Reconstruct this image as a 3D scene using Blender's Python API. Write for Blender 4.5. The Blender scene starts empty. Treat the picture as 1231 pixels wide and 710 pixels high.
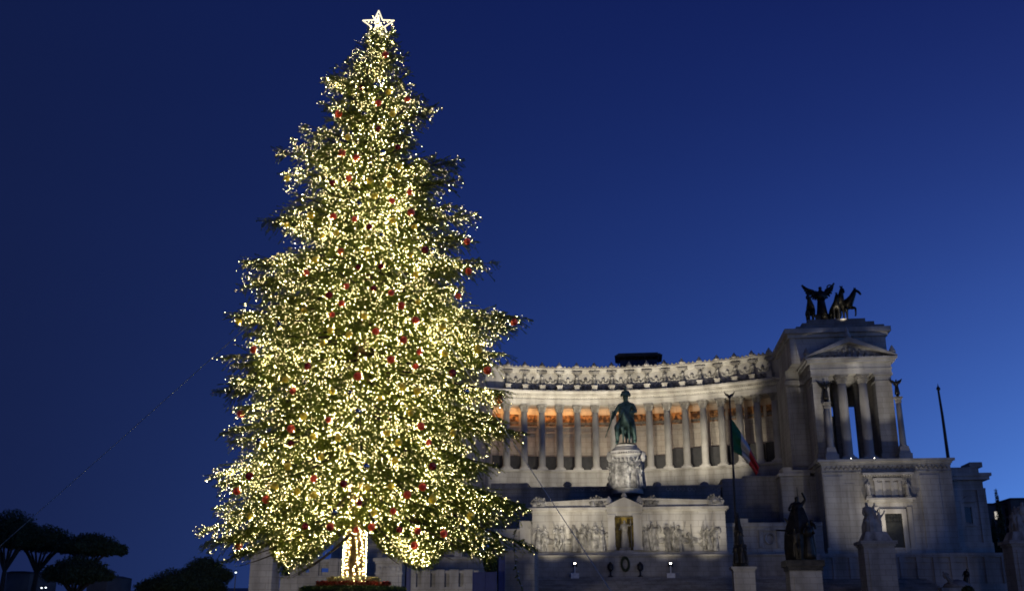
import bpy, bmesh, math, random
import numpy as np
from mathutils import Vector, Matrix, Euler
rad = math.radians
RNG = random.Random(7)
scn = bpy.context.scene
COL = scn.collection

# ------------------------------------------------------------------ camera, sky, exposure
CAM_PITCH, CAM_YAW, FPX, CAM_Z = 17.3, 6.6, 1230.0, 1.6
cam_data = bpy.data.cameras.new('camera')
cam_data.sensor_width = 36.0
cam_data.lens = 36.0 * FPX / 1231.0
cam_data.clip_start = 0.1
cam_data.clip_end = 6000
cam = bpy.data.objects.new('camera', cam_data)
COL.objects.link(cam)
cam.location = (0, 0, CAM_Z)
cam.rotation_euler = (rad(90 + CAM_PITCH), 0, rad(CAM_YAW))
scn.camera = cam

SKY_GAIN = 1.0
world = bpy.data.worlds.new('World')
scn.world = world
world.use_nodes = True
wn, wl = world.node_tree.nodes, world.node_tree.links
wn.clear()
w_out = wn.new('ShaderNodeOutputWorld')
w_bg = wn.new('ShaderNodeBackground')
w_bg2 = wn.new('ShaderNodeBackground')
w_add = wn.new('ShaderNodeAddShader')
w_sky = wn.new('ShaderNodeTexSky')
w_sky.sky_type = 'NISHITA'
w_sky.sun_disc = False
w_sky.sun_elevation = rad(-4.0)
w_sky.sun_rotation = rad(75)
w_bg2.inputs['Strength'].default_value = 0.004
wl.new(w_sky.outputs['Color'], w_bg2.inputs['Color'])
w_tc = wn.new('ShaderNodeTexCoord')
w_sep = wn.new('ShaderNodeSeparateXYZ')
wl.new(w_tc.outputs['Generated'], w_sep.inputs[0])
def w_clamp(sock, lo, hi):
    c = wn.new('ShaderNodeClamp'); c.inputs['Min'].default_value = lo; c.inputs['Max'].default_value = hi
    wl.new(sock, c.inputs['Value']); return c.outputs[0]
def w_math(op, a, b):
    m = wn.new('ShaderNodeMath'); m.operation = op
    for i, s in enumerate((a, b)):
        if isinstance(s, (int, float)): m.inputs[i].default_value = s
        else: wl.new(s, m.inputs[i])
    return m.outputs[0]
# dusk sky: brightness falls off with height and away from the afterglow in the west (+X), each channel at its own rate
sx, sz = w_clamp(w_sep.outputs['X'], -0.8, 0.5), w_clamp(w_sep.outputs['Z'], 0.0, 0.85)
sxx, sxz = w_math('MULTIPLY', sx, sx), w_math('MULTIPLY', sx, sz)
SKY = [(-3.144, 2.989, -3.648, 0.375, -4.702), (-2.154, 3.315, -3.804, -0.197, -5.375), (-0.935, 2.758, -2.574, -0.599, -4.021)]
w_comb = wn.new('ShaderNodeCombineColor')
for ci, co in enumerate(SKY):
    e = w_math('ADD', co[0], w_math('MULTIPLY', sx, co[1]))
    for s, k in ((sz, co[2]), (sxx, co[3]), (sxz, co[4])):
        e = w_math('ADD', e, w_math('MULTIPLY', s, k))
    wl.new(w_math('POWER', math.e, e), w_comb.inputs[ci])
w_noise = wn.new('ShaderNodeTexNoise'); w_noise.inputs['Scale'].default_value = 2.2; w_noise.inputs['Detail'].default_value = 3
w_str = wn.new('ShaderNodeMapping'); w_str.inputs['Scale'].default_value = (1, 1, 3.5)
wl.new(w_tc.outputs['Generated'], w_str.inputs[0]); wl.new(w_str.outputs[0], w_noise.inputs['Vector'])
w_veil = w_math('ADD', 0.94, w_math('MULTIPLY', w_noise.outputs['Fac'], 0.12))      # a breath of thin high haze
w_mul = wn.new('ShaderNodeVectorMath'); w_mul.operation = 'SCALE'
wl.new(w_comb.outputs[0], w_mul.inputs[0]); wl.new(w_veil, w_mul.inputs['Scale'])
wl.new(w_mul.outputs[0], w_bg.inputs['Color'])
w_bg.inputs['Strength'].default_value = SKY_GAIN
wl.new(w_bg.outputs[0], w_add.inputs[0])
wl.new(w_bg2.outputs[0], w_add.inputs[1])
wl.new(w_add.outputs[0], w_out.inputs['Surface'])

sun_data = bpy.data.lights.new('afterglow_sun', 'SUN')  # what is left of the daylight, low in the west
sun_data.energy = 0.02
sun_data.angle = rad(20)
sun_data.color = (0.75, 0.82, 1.0)
sun = bpy.data.objects.new('afterglow_sun', sun_data)
COL.objects.link(sun)
sun.rotation_euler = (rad(80), 0, rad(75 + 180 - 90))

scn.view_settings.view_transform = 'Standard'
scn.view_settings.look = 'None'
scn.view_settings.exposure = 0
scn.view_settings.gamma = 1
scn.view_settings.use_curve_mapping = False
scn.render.engine = 'CYCLES'
cy = scn.cycles
cy.use_denoising = True
try:
    cy.denoiser = 'OPENIMAGEDENOISE'
except Exception:
    pass
cy.max_bounces = 4; cy.diffuse_bounces = 2; cy.glossy_bounces = 2
cy.transmission_bounces = 2; cy.transparent_max_bounces = 4
cy.sample_clamp_indirect = 4.0
cy.use_light_tree = True
cy.filter_width = 1.8
cy.caustics_reflective = False; cy.caustics_refractive = False

# ------------------------------------------------------------------ measuring helpers
_th, _ya = rad(CAM_PITCH), rad(CAM_YAW)
def P(px, py, Y):
    """Point of the place on the plane at depth Y seen at a measured position of the photograph."""
    u = (px - 615.5) / FPX; v = (355 - py) / FPX
    y = math.cos(_th) - v * math.sin(_th); z = math.sin(_th) + v * math.cos(_th)
    X = u * math.cos(_ya) - y * math.sin(_ya); YY = u * math.sin(_ya) + y * math.cos(_ya)
    s = Y / YY
    return Vector((X * s, Y, CAM_Z + z * s))
def IMG(q):
    """Where a point of the place falls in the photograph."""
    X, Y, Z = q[0], q[1], q[2] - CAM_Z
    x = X * math.cos(_ya) + Y * math.sin(_ya); y = -X * math.sin(_ya) + Y * math.cos(_ya)
    d = y * math.cos(_th) + Z * math.sin(_th); v = -y * math.sin(_th) + Z * math.cos(_th)
    return 615.5 + FPX * x / d, 355 - FPX * v / d
def PX(px, py, Y): return P(px, py, Y).x
def PZ(px, py, Y): return P(px, py, Y).z

# ------------------------------------------------------------------ mesh helpers
class MB:
    """Collects shapes in world (or local) coordinates and builds ONE mesh object from them."""
    def __init__(self):
        self.v = []; self.f = []; self.m = []; self.cur = 0
    def add(self, verts, faces):
        b = len(self.v)
        self.v.extend([tuple(p) for p in verts])
        self.f.extend([tuple(i + b for i in f) for f in faces])
        self.m.extend([self.cur] * len(faces))
        return self
    def box(self, x0, x1, y0, y1, z0, z1):
        v = [(x, y, z) for z in (z0, z1) for y in (y0, y1) for x in (x0, x1)]
        return self.add(v, [(0, 2, 3, 1), (4, 5, 7, 6), (0, 1, 5, 4), (1, 3, 7, 5), (3, 2, 6, 7), (2, 0, 4, 6)])
    def frustum(self, x0, x1, y0, y1, z0, z1, i):
        """Box whose top is inset by i."""
        v = [(x0, y0, z0), (x1, y0, z0), (x1, y1, z0), (x0, y1, z0),
             (x0 + i, y0 + i, z1), (x1 - i, y0 + i, z1), (x1 - i, y1 - i, z1), (x0 + i, y1 - i, z1)]
        return self.add(v, [(3, 2, 1, 0), (4, 5, 6, 7), (0, 1, 5, 4), (1, 2, 6, 5), (2, 3, 7, 6), (3, 0, 4, 7)])
    def obox(self, c, ax, ay, az, hx, hy, hz):
        c = Vector(c)
        v = [c + ax * sx * hx + ay * sy * hy + az * sz * hz for sz in (-1, 1) for sy in (-1, 1) for sx in (-1, 1)]
        return self.add(v, [(0, 2, 3, 1), (4, 5, 7, 6), (0, 1, 5, 4), (1, 3, 7, 5), (3, 2, 6, 7), (2, 0, 4, 6)])
    def lathe(self, prof, n=24, c=(0, 0, 0), flute=0.0, nf=0, ph=0.0, a0=0.0, a1=2 * math.pi, sy=1.0):
        full = abs(a1 - a0 - 2 * math.pi) < 1e-6
        m = n if full else n + 1
        vs = []
        for r, z in prof:
            for k in range(m):
                a = a0 + (a1 - a0) * k / n
                rr = r * (1 - flute * (0.5 + 0.5 * math.cos(nf * a + ph))) if nf else r
                vs.append((c[0] + rr * math.cos(a), c[1] + sy * rr * math.sin(a), c[2] + z))
        fs = []
        for j in range(len(prof) - 1):
            for k in range(n):
                k2 = (k + 1) % m
                fs.append((j * m + k, j * m + k2, (j + 1) * m + k2, (j + 1) * m + k))
        if full:
            fs.append(tuple(reversed(range(m))))
            fs.append(tuple(range((len(prof) - 1) * m, len(prof) * m)))
        return self.add(vs, fs)
    def tube(self, pts, rs, n=8):
        pts = [Vector(p) for p in pts]
        if not hasattr(rs, '__len__'): rs = [rs] * len(pts)
        vs = []
        for i, p in enumerate(pts):
            d = (pts[min(i + 1, len(pts) - 1)] - pts[max(i - 1, 0)]).normalized()
            up = Vector((0, 0, 1)) if abs(d.z) < 0.9 else Vector((1, 0, 0))
            a = d.cross(up).normalized(); b = a.cross(d)
            for k in range(n):
                t = 2 * math.pi * k / n
                vs.append(p + (a * math.cos(t) + b * math.sin(t)) * rs[i])
        fs = []
        for i in range(len(pts) - 1):
            for k in range(n):
                k2 = (k + 1) % n
                fs.append((i * n + k, (i + 1) * n + k, (i + 1) * n + k2, i * n + k2))
        fs.append(tuple(range(n))); fs.append(tuple(reversed(range((len(pts) - 1) * n, len(pts) * n))))
        return self.add(vs, fs)
    def ball(self, c, r, n=10, s=(1, 1, 1)):
        prof = [(max(0.001, math.sin(math.pi * i / n)) * r, -math.cos(math.pi * i / n) * r * s[2]) for i in range(n + 1)]
        b = len(self.v)
        self.lathe(prof, n=max(6, n), c=c)
        for i in range(b, len(self.v)):
            p = self.v[i]
            self.v[i] = (c[0] + (p[0] - c[0]) * s[0], c[1] + (p[1] - c[1]) * s[1], p[2])
        return self
    def prism(self, poly, y0, y1):
        """Polygon given in (x, z) swept from y0 (front) to y1."""
        n = len(poly)
        v = [(x, y0, z) for x, z in poly] + [(x, y1, z) for x, z in poly]
        f = [tuple(range(n)), tuple(reversed(range(n, 2 * n)))]
        f += [(i, n + i, n + (i + 1) % n, (i + 1) % n) for i in range(n)]
        return self.add(v, f)
    def mesh(self, vf, M):
        v, f = vf
        return self.add([M @ Vector(p) for p in v], f)
    def build(self, name, mat, parent=None, org=None, smooth=False, loc=None):
        o = Vector(org) if org is not None else (parent_origin(parent) if parent else Vector((0, 0, 0)))
        me = bpy.data.meshes.new(name)
        me.from_pydata([tuple(Vector(p) - o) for p in self.v], [], self.f)
        mats = mat if isinstance(mat, (list, tuple)) else [mat]
        for m in mats: me.materials.append(m)
        if len(mats) > 1:
            me.polygons.foreach_set('material_index', self.m)
        bm = bmesh.new(); bm.from_mesh(me)
        bmesh.ops.recalc_face_normals(bm, faces=bm.faces)
        bm.to_mesh(me); bm.free()
        if smooth:
            me.polygons.foreach_set('use_smooth', [True] * len(me.polygons))
        ob = bpy.data.objects.new(name, me)
        COL.objects.link(ob)
        if parent:
            ob.parent = parent
        elif loc is not None:
            ob.location = loc
        elif org is not None:
            ob.location = o
        return ob

ORIG = {}
def parent_origin(p):
    while p.parent is not None: p = p.parent
    return Vector(p.location)

def tag(o, label=None, cat=None, group=None, kind=None):
    if label: o['label'] = label
    if cat: o['category'] = cat
    if group: o['group'] = group
    if kind: o['kind'] = kind
    return o

def thing(name, label, cat, loc=(0, 0, 0), group=None, rz=0.0):
    o = bpy.data.objects.new(name, None)
    o.empty_display_size = 0.5
    COL.objects.link(o)
    o.location = loc; o.rotation_euler = (0, 0, rz)
    return tag(o, label, cat, group)

def copy_part(o, parent, loc=None, rz=None):
    c = o.copy(); COL.objects.link(c); c.parent = parent
    if loc is not None: c.location = loc
    if rz is not None: c.rotation_euler = (0, 0, rz)
    for ch in list(o.children):
        d = ch.copy(); COL.objects.link(d); d.parent = c
    return c

def copy_tree(o, parent=None):
    c = o.copy(); COL.objects.link(c); c.parent = parent
    for ch in list(o.children): copy_tree(ch, c)
    return c

def np_mesh(name, V, F, mat, nside=3, smooth=False):
    """Big meshes straight from numpy arrays."""
    me = bpy.data.meshes.new(name)
    V = np.ascontiguousarray(V, dtype=np.float32); F = np.ascontiguousarray(F, dtype=np.int32)
    me.vertices.add(len(V)); me.vertices.foreach_set('co', V.ravel())
    me.loops.add(F.size); me.loops.foreach_set('vertex_index', F.ravel())
    me.polygons.add(len(F))
    me.polygons.foreach_set('loop_start', np.arange(0, F.size, nside, dtype=np.int32))
    if smooth: me.polygons.foreach_set('use_smooth', np.ones(len(F), dtype=bool))
    me.update(calc_edges=True)
    me.materials.append(mat)
    return me

# ------------------------------------------------------------------ materials
def new_mat(name):
    m = bpy.data.materials.new(name); m.use_nodes = True
    nt = m.node_tree
    b = nt.nodes['Principled BSDF']
    return m, nt, b

def mat_stone(name, c1, c2, rough=0.75, joints=None, streak=0.35, bump=0.25, scale=0.35, dirt=(0.5, 0.47, 0.43)):
    """Weathered stone: blotches, vertical rain streaks, optional block joints, fine relief."""
    m, nt, b = new_mat(name)
    N, L = nt.nodes, nt.links
    tc = N.new('ShaderNodeTexCoord')
    n1 = N.new('ShaderNodeTexNoise'); n1.inputs['Scale'].default_value = scale; n1.inputs['Detail'].default_value = 8
    L.new(tc.outputs['Object'], n1.inputs['Vector'])
    mp = N.new('ShaderNodeMapping'); mp.inputs['Scale'].default_value = (0.55, 0.55, 0.07)
    L.new(tc.outputs['Object'], mp.inputs['Vector'])
    n2 = N.new('ShaderNodeTexNoise'); n2.inputs['Scale'].default_value = 0.9; n2.inputs['Detail'].default_value = 6
    L.new(mp.outputs[0], n2.inputs['Vector'])
    r1 = N.new('ShaderNodeValToRGB')
    r1.color_ramp.elements[0].position = 0.32; r1.color_ramp.elements[0].color = (*c1, 1)
    r1.color_ramp.elements[1].position = 0.68; r1.color_ramp.elements[1].color = (*c2, 1)
    L.new(n1.outputs['Fac'], r1.inputs['Fac'])
    r2 = N.new('ShaderNodeValToRGB')
    r2.color_ramp.elements[0].position = 0.38; r2.color_ramp.elements[0].color = (*dirt, 1)
    r2.color_ramp.elements[1].position = 0.56; r2.color_ramp.elements[1].color = (1, 1, 1, 1)
    L.new(n2.outputs['Fac'], r2.inputs['Fac'])
    mx = N.new('ShaderNodeMix'); mx.data_type = 'RGBA'; mx.blend_type = 'MULTIPLY'
    mx.inputs['Factor'].default_value = streak
    L.new(r1.outputs[0], mx.inputs['A']); L.new(r2.outputs[0], mx.inputs['B'])
    out = mx.outputs['Result']
    hsrc = n1.outputs['Fac']
    if joints:
        sx = N.new('ShaderNodeSeparateXYZ'); L.new(tc.outputs['Object'], sx.inputs[0])
        ad = N.new('ShaderNodeMath'); ad.operation = 'ADD'
        L.new(sx.outputs['X'], ad.inputs[0]); L.new(sx.outputs['Y'], ad.inputs[1])
        cb = N.new('ShaderNodeCombineXYZ'); L.new(ad.outputs[0], cb.inputs['X']); L.new(sx.outputs['Z'], cb.inputs['Y'])
        br = N.new('ShaderNodeTexBrick'); br.inputs['Scale'].default_value = 1.0
        br.inputs['Brick Width'].default_value = joints[0]; br.inputs['Row Height'].default_value = joints[1]
        br.inputs['Mortar Size'].default_value = joints[2]; br.inputs['Mortar Smooth'].default_value = 0.2
        br.inputs['Color1'].default_value = (1, 1, 1, 1); br.inputs['Color2'].default_value = (0.93, 0.925, 0.92, 1)
        br.inputs['Mortar'].default_value = (0.68, 0.67, 0.65, 1)
        L.new(cb.outputs[0], br.inputs['Vector'])
        m2 = N.new('ShaderNodeMix'); m2.data_type = 'RGBA'; m2.blend_type = 'MULTIPLY'; m2.inputs['Factor'].default_value = 1.0
        L.new(out, m2.inputs['A']); L.new(br.outputs['Color'], m2.inputs['B'])
        out = m2.outputs['Result']
    L.new(out, b.inputs['Base Color'])
    b.inputs['Roughness'].default_value = rough
    n3 = N.new('ShaderNodeTexNoise'); n3.inputs['Scale'].default_value = 3.0; n3.inputs['Detail'].default_value = 5
    L.new(tc.outputs['Object'], n3.inputs['Vector'])
    bp = N.new('ShaderNodeBump'); bp.inputs['Strength'].default_value = bump; bp.inputs['Distance'].default_value = 0.12
    L.new(n3.outputs['Fac'], bp.inputs['Height']); L.new(bp.outputs[0], b.inputs['Normal'])
    return m

def mat_noise(name, c1, c2, rough=0.6, metal=0.0, scale=2.0, bump=0.0, dist=0.05, lo=0.35, hi=0.65):
    m, nt, b = new_mat(name)
    N, L = nt.nodes, nt.links
    tc = N.new('ShaderNodeTexCoord')
    n = N.new('ShaderNodeTexNoise'); n.inputs['Scale'].default_value = scale; n.inputs['Detail'].default_value = 6
    L.new(tc.outputs['Object'], n.inputs['Vector'])
    r = N.new('ShaderNodeValToRGB')
    r.color_ramp.elements[0].position = lo; r.color_ramp.elements[0].color = (*c1, 1)
    r.color_ramp.elements[1].position = hi; r.color_ramp.elements[1].color = (*c2, 1)
    L.new(n.outputs['Fac'], r.inputs['Fac']); L.new(r.outputs[0], b.inputs['Base Color'])
    b.inputs['Roughness'].default_value = rough; b.inputs['Metallic'].default_value = metal
    if bump:
        bp = N.new('ShaderNodeBump'); bp.inputs['Strength'].default_value = bump; bp.inputs['Distance'].default_value = dist
        L.new(n.outputs['Fac'], bp.inputs['Height']); L.new(bp.outputs[0], b.inputs['Normal'])
    return m

def mat_emit(name, col, strength, base=(0.8, 0.8, 0.75), attr=None):
    m, nt, b = new_mat(name)
    b.inputs['Base Color'].default_value = (*base, 1)
    b.inputs['Emission Color'].default_value = (*col, 1)
    b.inputs['Emission Strength'].default_value = strength
    b.inputs['Roughness'].default_value = 0.4
    if attr:
        N, L = nt.nodes, nt.links
        a = N.new('ShaderNodeAttribute'); a.attribute_name = attr
        mu = N.new('ShaderNodeMath'); mu.operation = 'MULTIPLY'; mu.inputs[1].default_value = strength
        L.new(a.outputs['Fac'], mu.inputs[0]); L.new(mu.outputs[0], b.inputs['Emission Strength'])
    return m

M = {}
M['marble'] = mat_stone('white_marble', (0.36, 0.345, 0.315), (0.54, 0.525, 0.49), streak=0.6, scale=0.22)
M['ashlar'] = mat_stone('marble_blocks', (0.33, 0.32, 0.295), (0.52, 0.505, 0.475), joints=(2.6, 1.1, 0.05), streak=0.62, scale=0.16)
M['inner'] = mat_stone('inner_wall_stone', (0.40, 0.36, 0.31), (0.50, 0.46, 0.40), joints=(2.2, 1.3, 0.05), streak=0.35)
M['carved'] = mat_stone('carved_marble', (0.24, 0.23, 0.21), (0.54, 0.52, 0.48), streak=0.8, scale=0.6, dirt=(0.28, 0.26, 0.24))
M['relief'] = mat_stone('shade_stained_relief', (0.10, 0.098, 0.092), (0.50, 0.485, 0.45), streak=0.7, scale=1.3, dirt=(0.25, 0.24, 0.23), bump=.5)  # strong contrast: stains plus the carving's shadows put into the colour
M['shade_soot'] = mat_stone('shaded_sooty_carving', (0.07, 0.067, 0.06), (0.24, 0.23, 0.21), streak=0.5, scale=1.6, bump=.5)  # dirt and carving shadows both put into this dark colour
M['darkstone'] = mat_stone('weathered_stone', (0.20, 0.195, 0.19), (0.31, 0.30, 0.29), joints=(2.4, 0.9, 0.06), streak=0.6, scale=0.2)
M['travertine'] = mat_stone('travertine', (0.27, 0.26, 0.24), (0.40, 0.385, 0.36), joints=(1.8, 0.8, 0.04), streak=0.6, scale=0.5)
M['goldfrieze'] = mat_noise('painted_frieze', (0.05, 0.022, 0.01), (0.40, 0.20, 0.07), rough=0.6, scale=1.1, bump=0.6, lo=.42, hi=.6)
M['bronze'] = mat_noise('green_bronze', (0.03, 0.07, 0.06), (0.14, 0.24, 0.205), rough=0.5, metal=0.35, scale=0.9, bump=0.3)
M['darkbronze'] = mat_noise('dark_bronze', (0.012, 0.012, 0.01), (0.045, 0.04, 0.032), rough=0.45, metal=0.6, scale=1.2, bump=0.3)
M['iron'] = mat_noise('black_iron', (0.012, 0.012, 0.014), (0.03, 0.03, 0.033), rough=0.5, metal=0.5, scale=3)
M['goldmosaic'] = mat_noise('gold_mosaic', (0.22, 0.15, 0.02), (0.55, 0.40, 0.06), rough=0.4, scale=1.3)
M['bark'] = mat_noise('bark', (0.03, 0.02, 0.013), (0.09, 0.06, 0.04), rough=0.9, scale=6, bump=0.6)
M['asphalt'] = mat_noise('asphalt', (0.035, 0.035, 0.037), (0.06, 0.06, 0.06), rough=0.85, scale=0.6, bump=0.1)
M['lawn'] = mat_noise('lawn', (0.02, 0.045, 0.012), (0.05, 0.085, 0.025), rough=0.95, scale=4, bump=0.5)
M['paint'] = mat_noise('road_paint', (0.6, 0.6, 0.58), (0.78, 0.78, 0.76), rough=0.7, scale=2)
M['panelblue'] = mat_noise('panel_blue', (0.018, 0.035, 0.15), (0.03, 0.055, 0.21), rough=0.5, scale=1.2)  # even dark blue for the whole upright panel
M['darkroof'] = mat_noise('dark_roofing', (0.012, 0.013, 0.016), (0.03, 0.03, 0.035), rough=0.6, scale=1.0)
M['glass'] = mat_noise('dark_glass', (0.01, 0.012, 0.015), (0.03, 0.032, 0.036), rough=0.12, scale=0.8)
M['doorwood'] = mat_noise('dark_door', (0.008, 0.010, 0.008), (0.025, 0.026, 0.02), rough=0.5, scale=1.5)
M['stucco'] = mat_noise('dim_stucco', (0.10, 0.09, 0.085), (0.17, 0.155, 0.14), rough=0.9, scale=0.3)
M['flaggreen'] = mat_noise('flag_green', (0.0, 0.085, 0.04), (0.005, 0.12, 0.06), rough=0.8, scale=2)
M['flagwhite'] = mat_noise('flag_white', (0.36, 0.36, 0.38), (0.46, 0.46, 0.47), rough=0.8, scale=2)
M['flagred'] = mat_noise('flag_red', (0.32, 0.015, 0.018), (0.42, 0.025, 0.028), rough=0.8, scale=2)
M['white'] = mat_noise('white_metal', (0.55, 0.55, 0.55), (0.72, 0.72, 0.72), rough=0.5, scale=2)
M['wire'] = mat_noise('steel_wire', (0.5, 0.5, 0.48), (0.65, 0.65, 0.63), rough=0.5, metal=0.0, scale=3)
M['wreath'] = mat_noise('laurel', (0.01, 0.016, 0.008), (0.035, 0.05, 0.02), rough=0.8, scale=8)
M['lamp'] = mat_emit('floodlight_glass', (1.0, 0.93, 0.78), 14)
M['farlamp'] = mat_emit('street_lamp_glass', (0.85, 0.95, 1.0), 3)
M['warmwindow'] = mat_emit('lit_window', (1.0, 0.9, 0.7), 0.55)

# ------------------------------------------------------------------ sculpture kit
def skin_mesh(pts, edges, sub=1, root=0):
    """Grows one continuous surface over a skeleton; returns (verts, faces)."""
    names = list(pts)
    idx = {n: i for i, n in enumerate(names)}
    me = bpy.data.meshes.new('skeleton')
    me.from_pydata([pts[n][0] for n in names], [(idx[a], idx[b]) for a, b in edges], [])
    ob = bpy.data.objects.new('skeleton', me); COL.objects.link(ob)
    md = ob.modifiers.new('skin', 'SKIN')
    md.use_smooth_shade = True
    for i, n in enumerate(names):
        sv = me.skin_vertices[0].data[i]
        r = pts[n][1]
        sv.radius = (r, r)
        sv.use_root = (i == root)
    if sub:
        s = ob.modifiers.new('sub', 'SUBSURF'); s.levels = sub; s.render_levels = sub
    dg = bpy.context.evaluated_depsgraph_get(); dg.update()
    ev = ob.evaluated_get(dg); em = ev.to_mesh()
    v = [tuple(p.co) for p in em.vertices]; f = [tuple(p.vertices) for p in em.polygons]
    ev.to_mesh_clear()
    bpy.data.objects.remove(ob); bpy.data.meshes.remove(me)
    return v, f

H_EDGES = [('pelvis', 'spine'), ('spine', 'chest'), ('chest', 'neck'), ('neck', 'head'), ('head', 'crown'),
           ('chest', 'shl'), ('shl', 'ell'), ('ell', 'hal'), ('chest', 'shr'), ('shr', 'elr'), ('elr', 'har'),
           ('pelvis', 'hil'), ('hil', 'knl'), ('knl', 'ftl'), ('ftl', 'tol'), ('pelvis', 'hir'), ('hir', 'knr'), ('knr', 'ftr'), ('ftr', 'tor')]
def human(robe=True, sub=1, **kw):
    """Standing figure 1.8 tall facing -Y; keyword joints move it into its pose."""
    p = dict(pelvis=((0, 0, .97), .15), spine=((0, .01, 1.18), .135), chest=((0, 0, 1.38), .165), neck=((0, -.01, 1.53), .062),
             head=((0, -.03, 1.66), .105), crown=((0, -.02, 1.75), .085),
             shl=((.21, 0, 1.43), .075), ell=((.29, .02, 1.15), .055), hal=((.27, -.14, .95), .045),
             shr=((-.21, 0, 1.43), .075), elr=((-.29, .02, 1.15), .055), har=((-.27, -.14, .95), .045),
             hil=((.1, 0, .9), .11), knl=((.11, -.03, .5), .08), ftl=((.11, 0, .09), .055), tol=((.12, -.14, .04), .045),
             hir=((-.1, 0, .9), .11), knr=((-.11, -.03, .5), .08), ftr=((-.11, 0, .09), .055), tor=((-.12, -.14, .04), .045))
    for k, v in kw.items():
        p[k] = (v, p[k][1])
    v, f = skin_mesh(p, H_EDGES, sub)
    if robe:
        b = MB(); b.v = list(v); b.f = list(f); b.m = [0] * len(f)
        b.lathe([(.30, 0), (.29, .25), (.24, .6), (.20, .92), (.17, 1.12)], n=28, flute=.16, nf=9, sy=.8)
        b.lathe([(.20, 1.02), (.235, 1.25), (.22, 1.42), (.10, 1.5)], n=20, flute=.12, nf=7, sy=.75)
        v, f = b.v, b.f
    return v, f

def horse(raised=0, turn=0.0, sub=2):
    """Horse facing -Y, withers about 1.6 high; raised = +1/-1 lifts one foreleg, turn bends neck and head sideways."""
    t = turn
    p = dict(belly=((0, .12, 1.33), .33), rump=((0, .75, 1.43), .33), chest=((0, -.48, 1.38), .33),
             nb=((t * .1, -.78, 1.66), .25), nm=((t * .25, -.98, 1.98), .18), poll=((t * .42, -1.06, 2.26), .125),
             face=((t * .6, -1.27, 2.08), .105), muz=((t * .72, -1.38, 1.84), .075),
             tl0=((0, 1.08, 1.42), .08), tl1=((0, 1.25, 1.05), .09), tl2=((0, 1.22, .55), .05))
    e = [('belly', 'rump'), ('belly', 'chest'), ('chest', 'nb'), ('nb', 'nm'), ('nm', 'poll'), ('poll', 'face'), ('face', 'muz'),
         ('rump', 'tl0'), ('tl0', 'tl1'), ('tl1', 'tl2')]
    for s, n in ((1, 'l'), (-1, 'r')):
        up = raised == s
        p['sh' + n] = ((s * .22, -.52, 1.12), .16)
        p['kn' + n] = ((s * .22, -.95, 1.0), .085) if up else ((s * .21, -.54, .60), .08)
        p['fe' + n] = ((s * .22, -.92, .55), .055) if up else ((s * .21, -.52, .16), .055)
        p['ho' + n] = ((s * .22, -.84, .42), .075) if up else ((s * .21, -.57, .04), .08)
        p['th' + n] = ((s * .23, .74, 1.12), .2); p['st' + n] = ((s * .24, .60, .92), .13)
        p['hk' + n] = ((s * .23, .92, .58), .08); p['hf' + n] = ((s * .23, .84, .15), .055); p['hh' + n] = ((s * .23, .78, .04), .08)
        e += [('chest', 'sh' + n), ('sh' + n, 'kn' + n), ('kn' + n, 'fe' + n), ('fe' + n, 'ho' + n),
              ('rump', 'th' + n), ('th' + n, 'st' + n), ('st' + n, 'hk' + n), ('hk' + n, 'hf' + n), ('hf' + n, 'hh' + n)]
    v, f = skin_mesh(p, e, sub)
    b = MB(); b.v = list(v); b.f = list(f); b.m = [0] * len(f)
    for s in (1, -1):                                                   # ears, and a crest of mane
        q = Vector((t * .42 + s * .07, -1.03, 2.34))
        b.lathe([(.045, 0), (.035, .06), (.004, .15)], n=6, c=q)
    for i in range(7):
        k = i / 6
        c = Vector((t * (.1 + .32 * k), -.68 - .32 * k, 1.85 + .5 * k))
        b.ball(c, .11 - .03 * k, 6, (.5, 1, 1.2))
    return b.v, b.f

def wing(side, up=0.6, span=1.5):
    """Feathered wing with thickness, rooted at the origin, spreading to side and up."""
    b = MB()
    n = 9
    for i in range(n):
        k = i / (n - 1)
        root = Vector((side * span * .55 * k, .04 + .02 * i % .03, span * up * .55 * k))
        ang = rad(100 - 62 * k) if up > 0 else rad(120 - 60 * k)
        ln = span * (.42 + .30 * k)
        d = Vector((side * math.sin(ang) * .2 + side * k * .75, 0, -math.cos(ang * .4) * (1 - k) * .8 + k * up)).normalized()
        nrm = Vector((0, 1, 0)); w = d.cross(nrm).normalized()
        c = root + d * ln * .5
        b.obox(c, d, nrm, w, ln * .5, .025 + .004 * (i % 2), span * .075)
    b.tube([(0, 0, -.1), (side * span * .3, 0, span * up * .42), (side * span * .62, .01, span * up * .62), (side * span * .98, .02, span * up * 1.0)],
           [.11, .10, .075, .03], 8)
    return b.v, b.f

def TR(loc, s=1.0, rz=0.0, rx=0.0, ry=0.0):
    return Matrix.Translation(Vector(loc)) @ Euler((rx, ry, rz)).to_matrix().to_4x4() @ Matrix.Diagonal((s, s, s, 1))

FIG = [human(), human(hal=(.45, -.1, 1.62), ell=(.40, 0, 1.32)), human(har=(-.42, -.15, 1.2), elr=(-.38, 0, 1.2)),
       human(robe=False, knl=(.16, -.18, .55), ftl=(.14, -.02, .12), tol=(.16, -.16, .06), har=(-.5, -.1, 1.55), elr=(-.42, 0, 1.3)),
       human(hal=(.15, -.25, 1.25), har=(-.15, -.28, 1.2), ell=(.30, -.05, 1.15), elr=(-.30, -.05, 1.15)),
       human(robe=False, har=(-.2, -.3, 1.3), hal=(.5, -.05, 1.85), ell=(.38, 0, 1.6), knr=(-.2, -.2, .6), ftr=(-.2, .1, .2), tor=(-.22, -.02, .1))]
HORSE_SMALL = horse(1, .3, 1)

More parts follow.
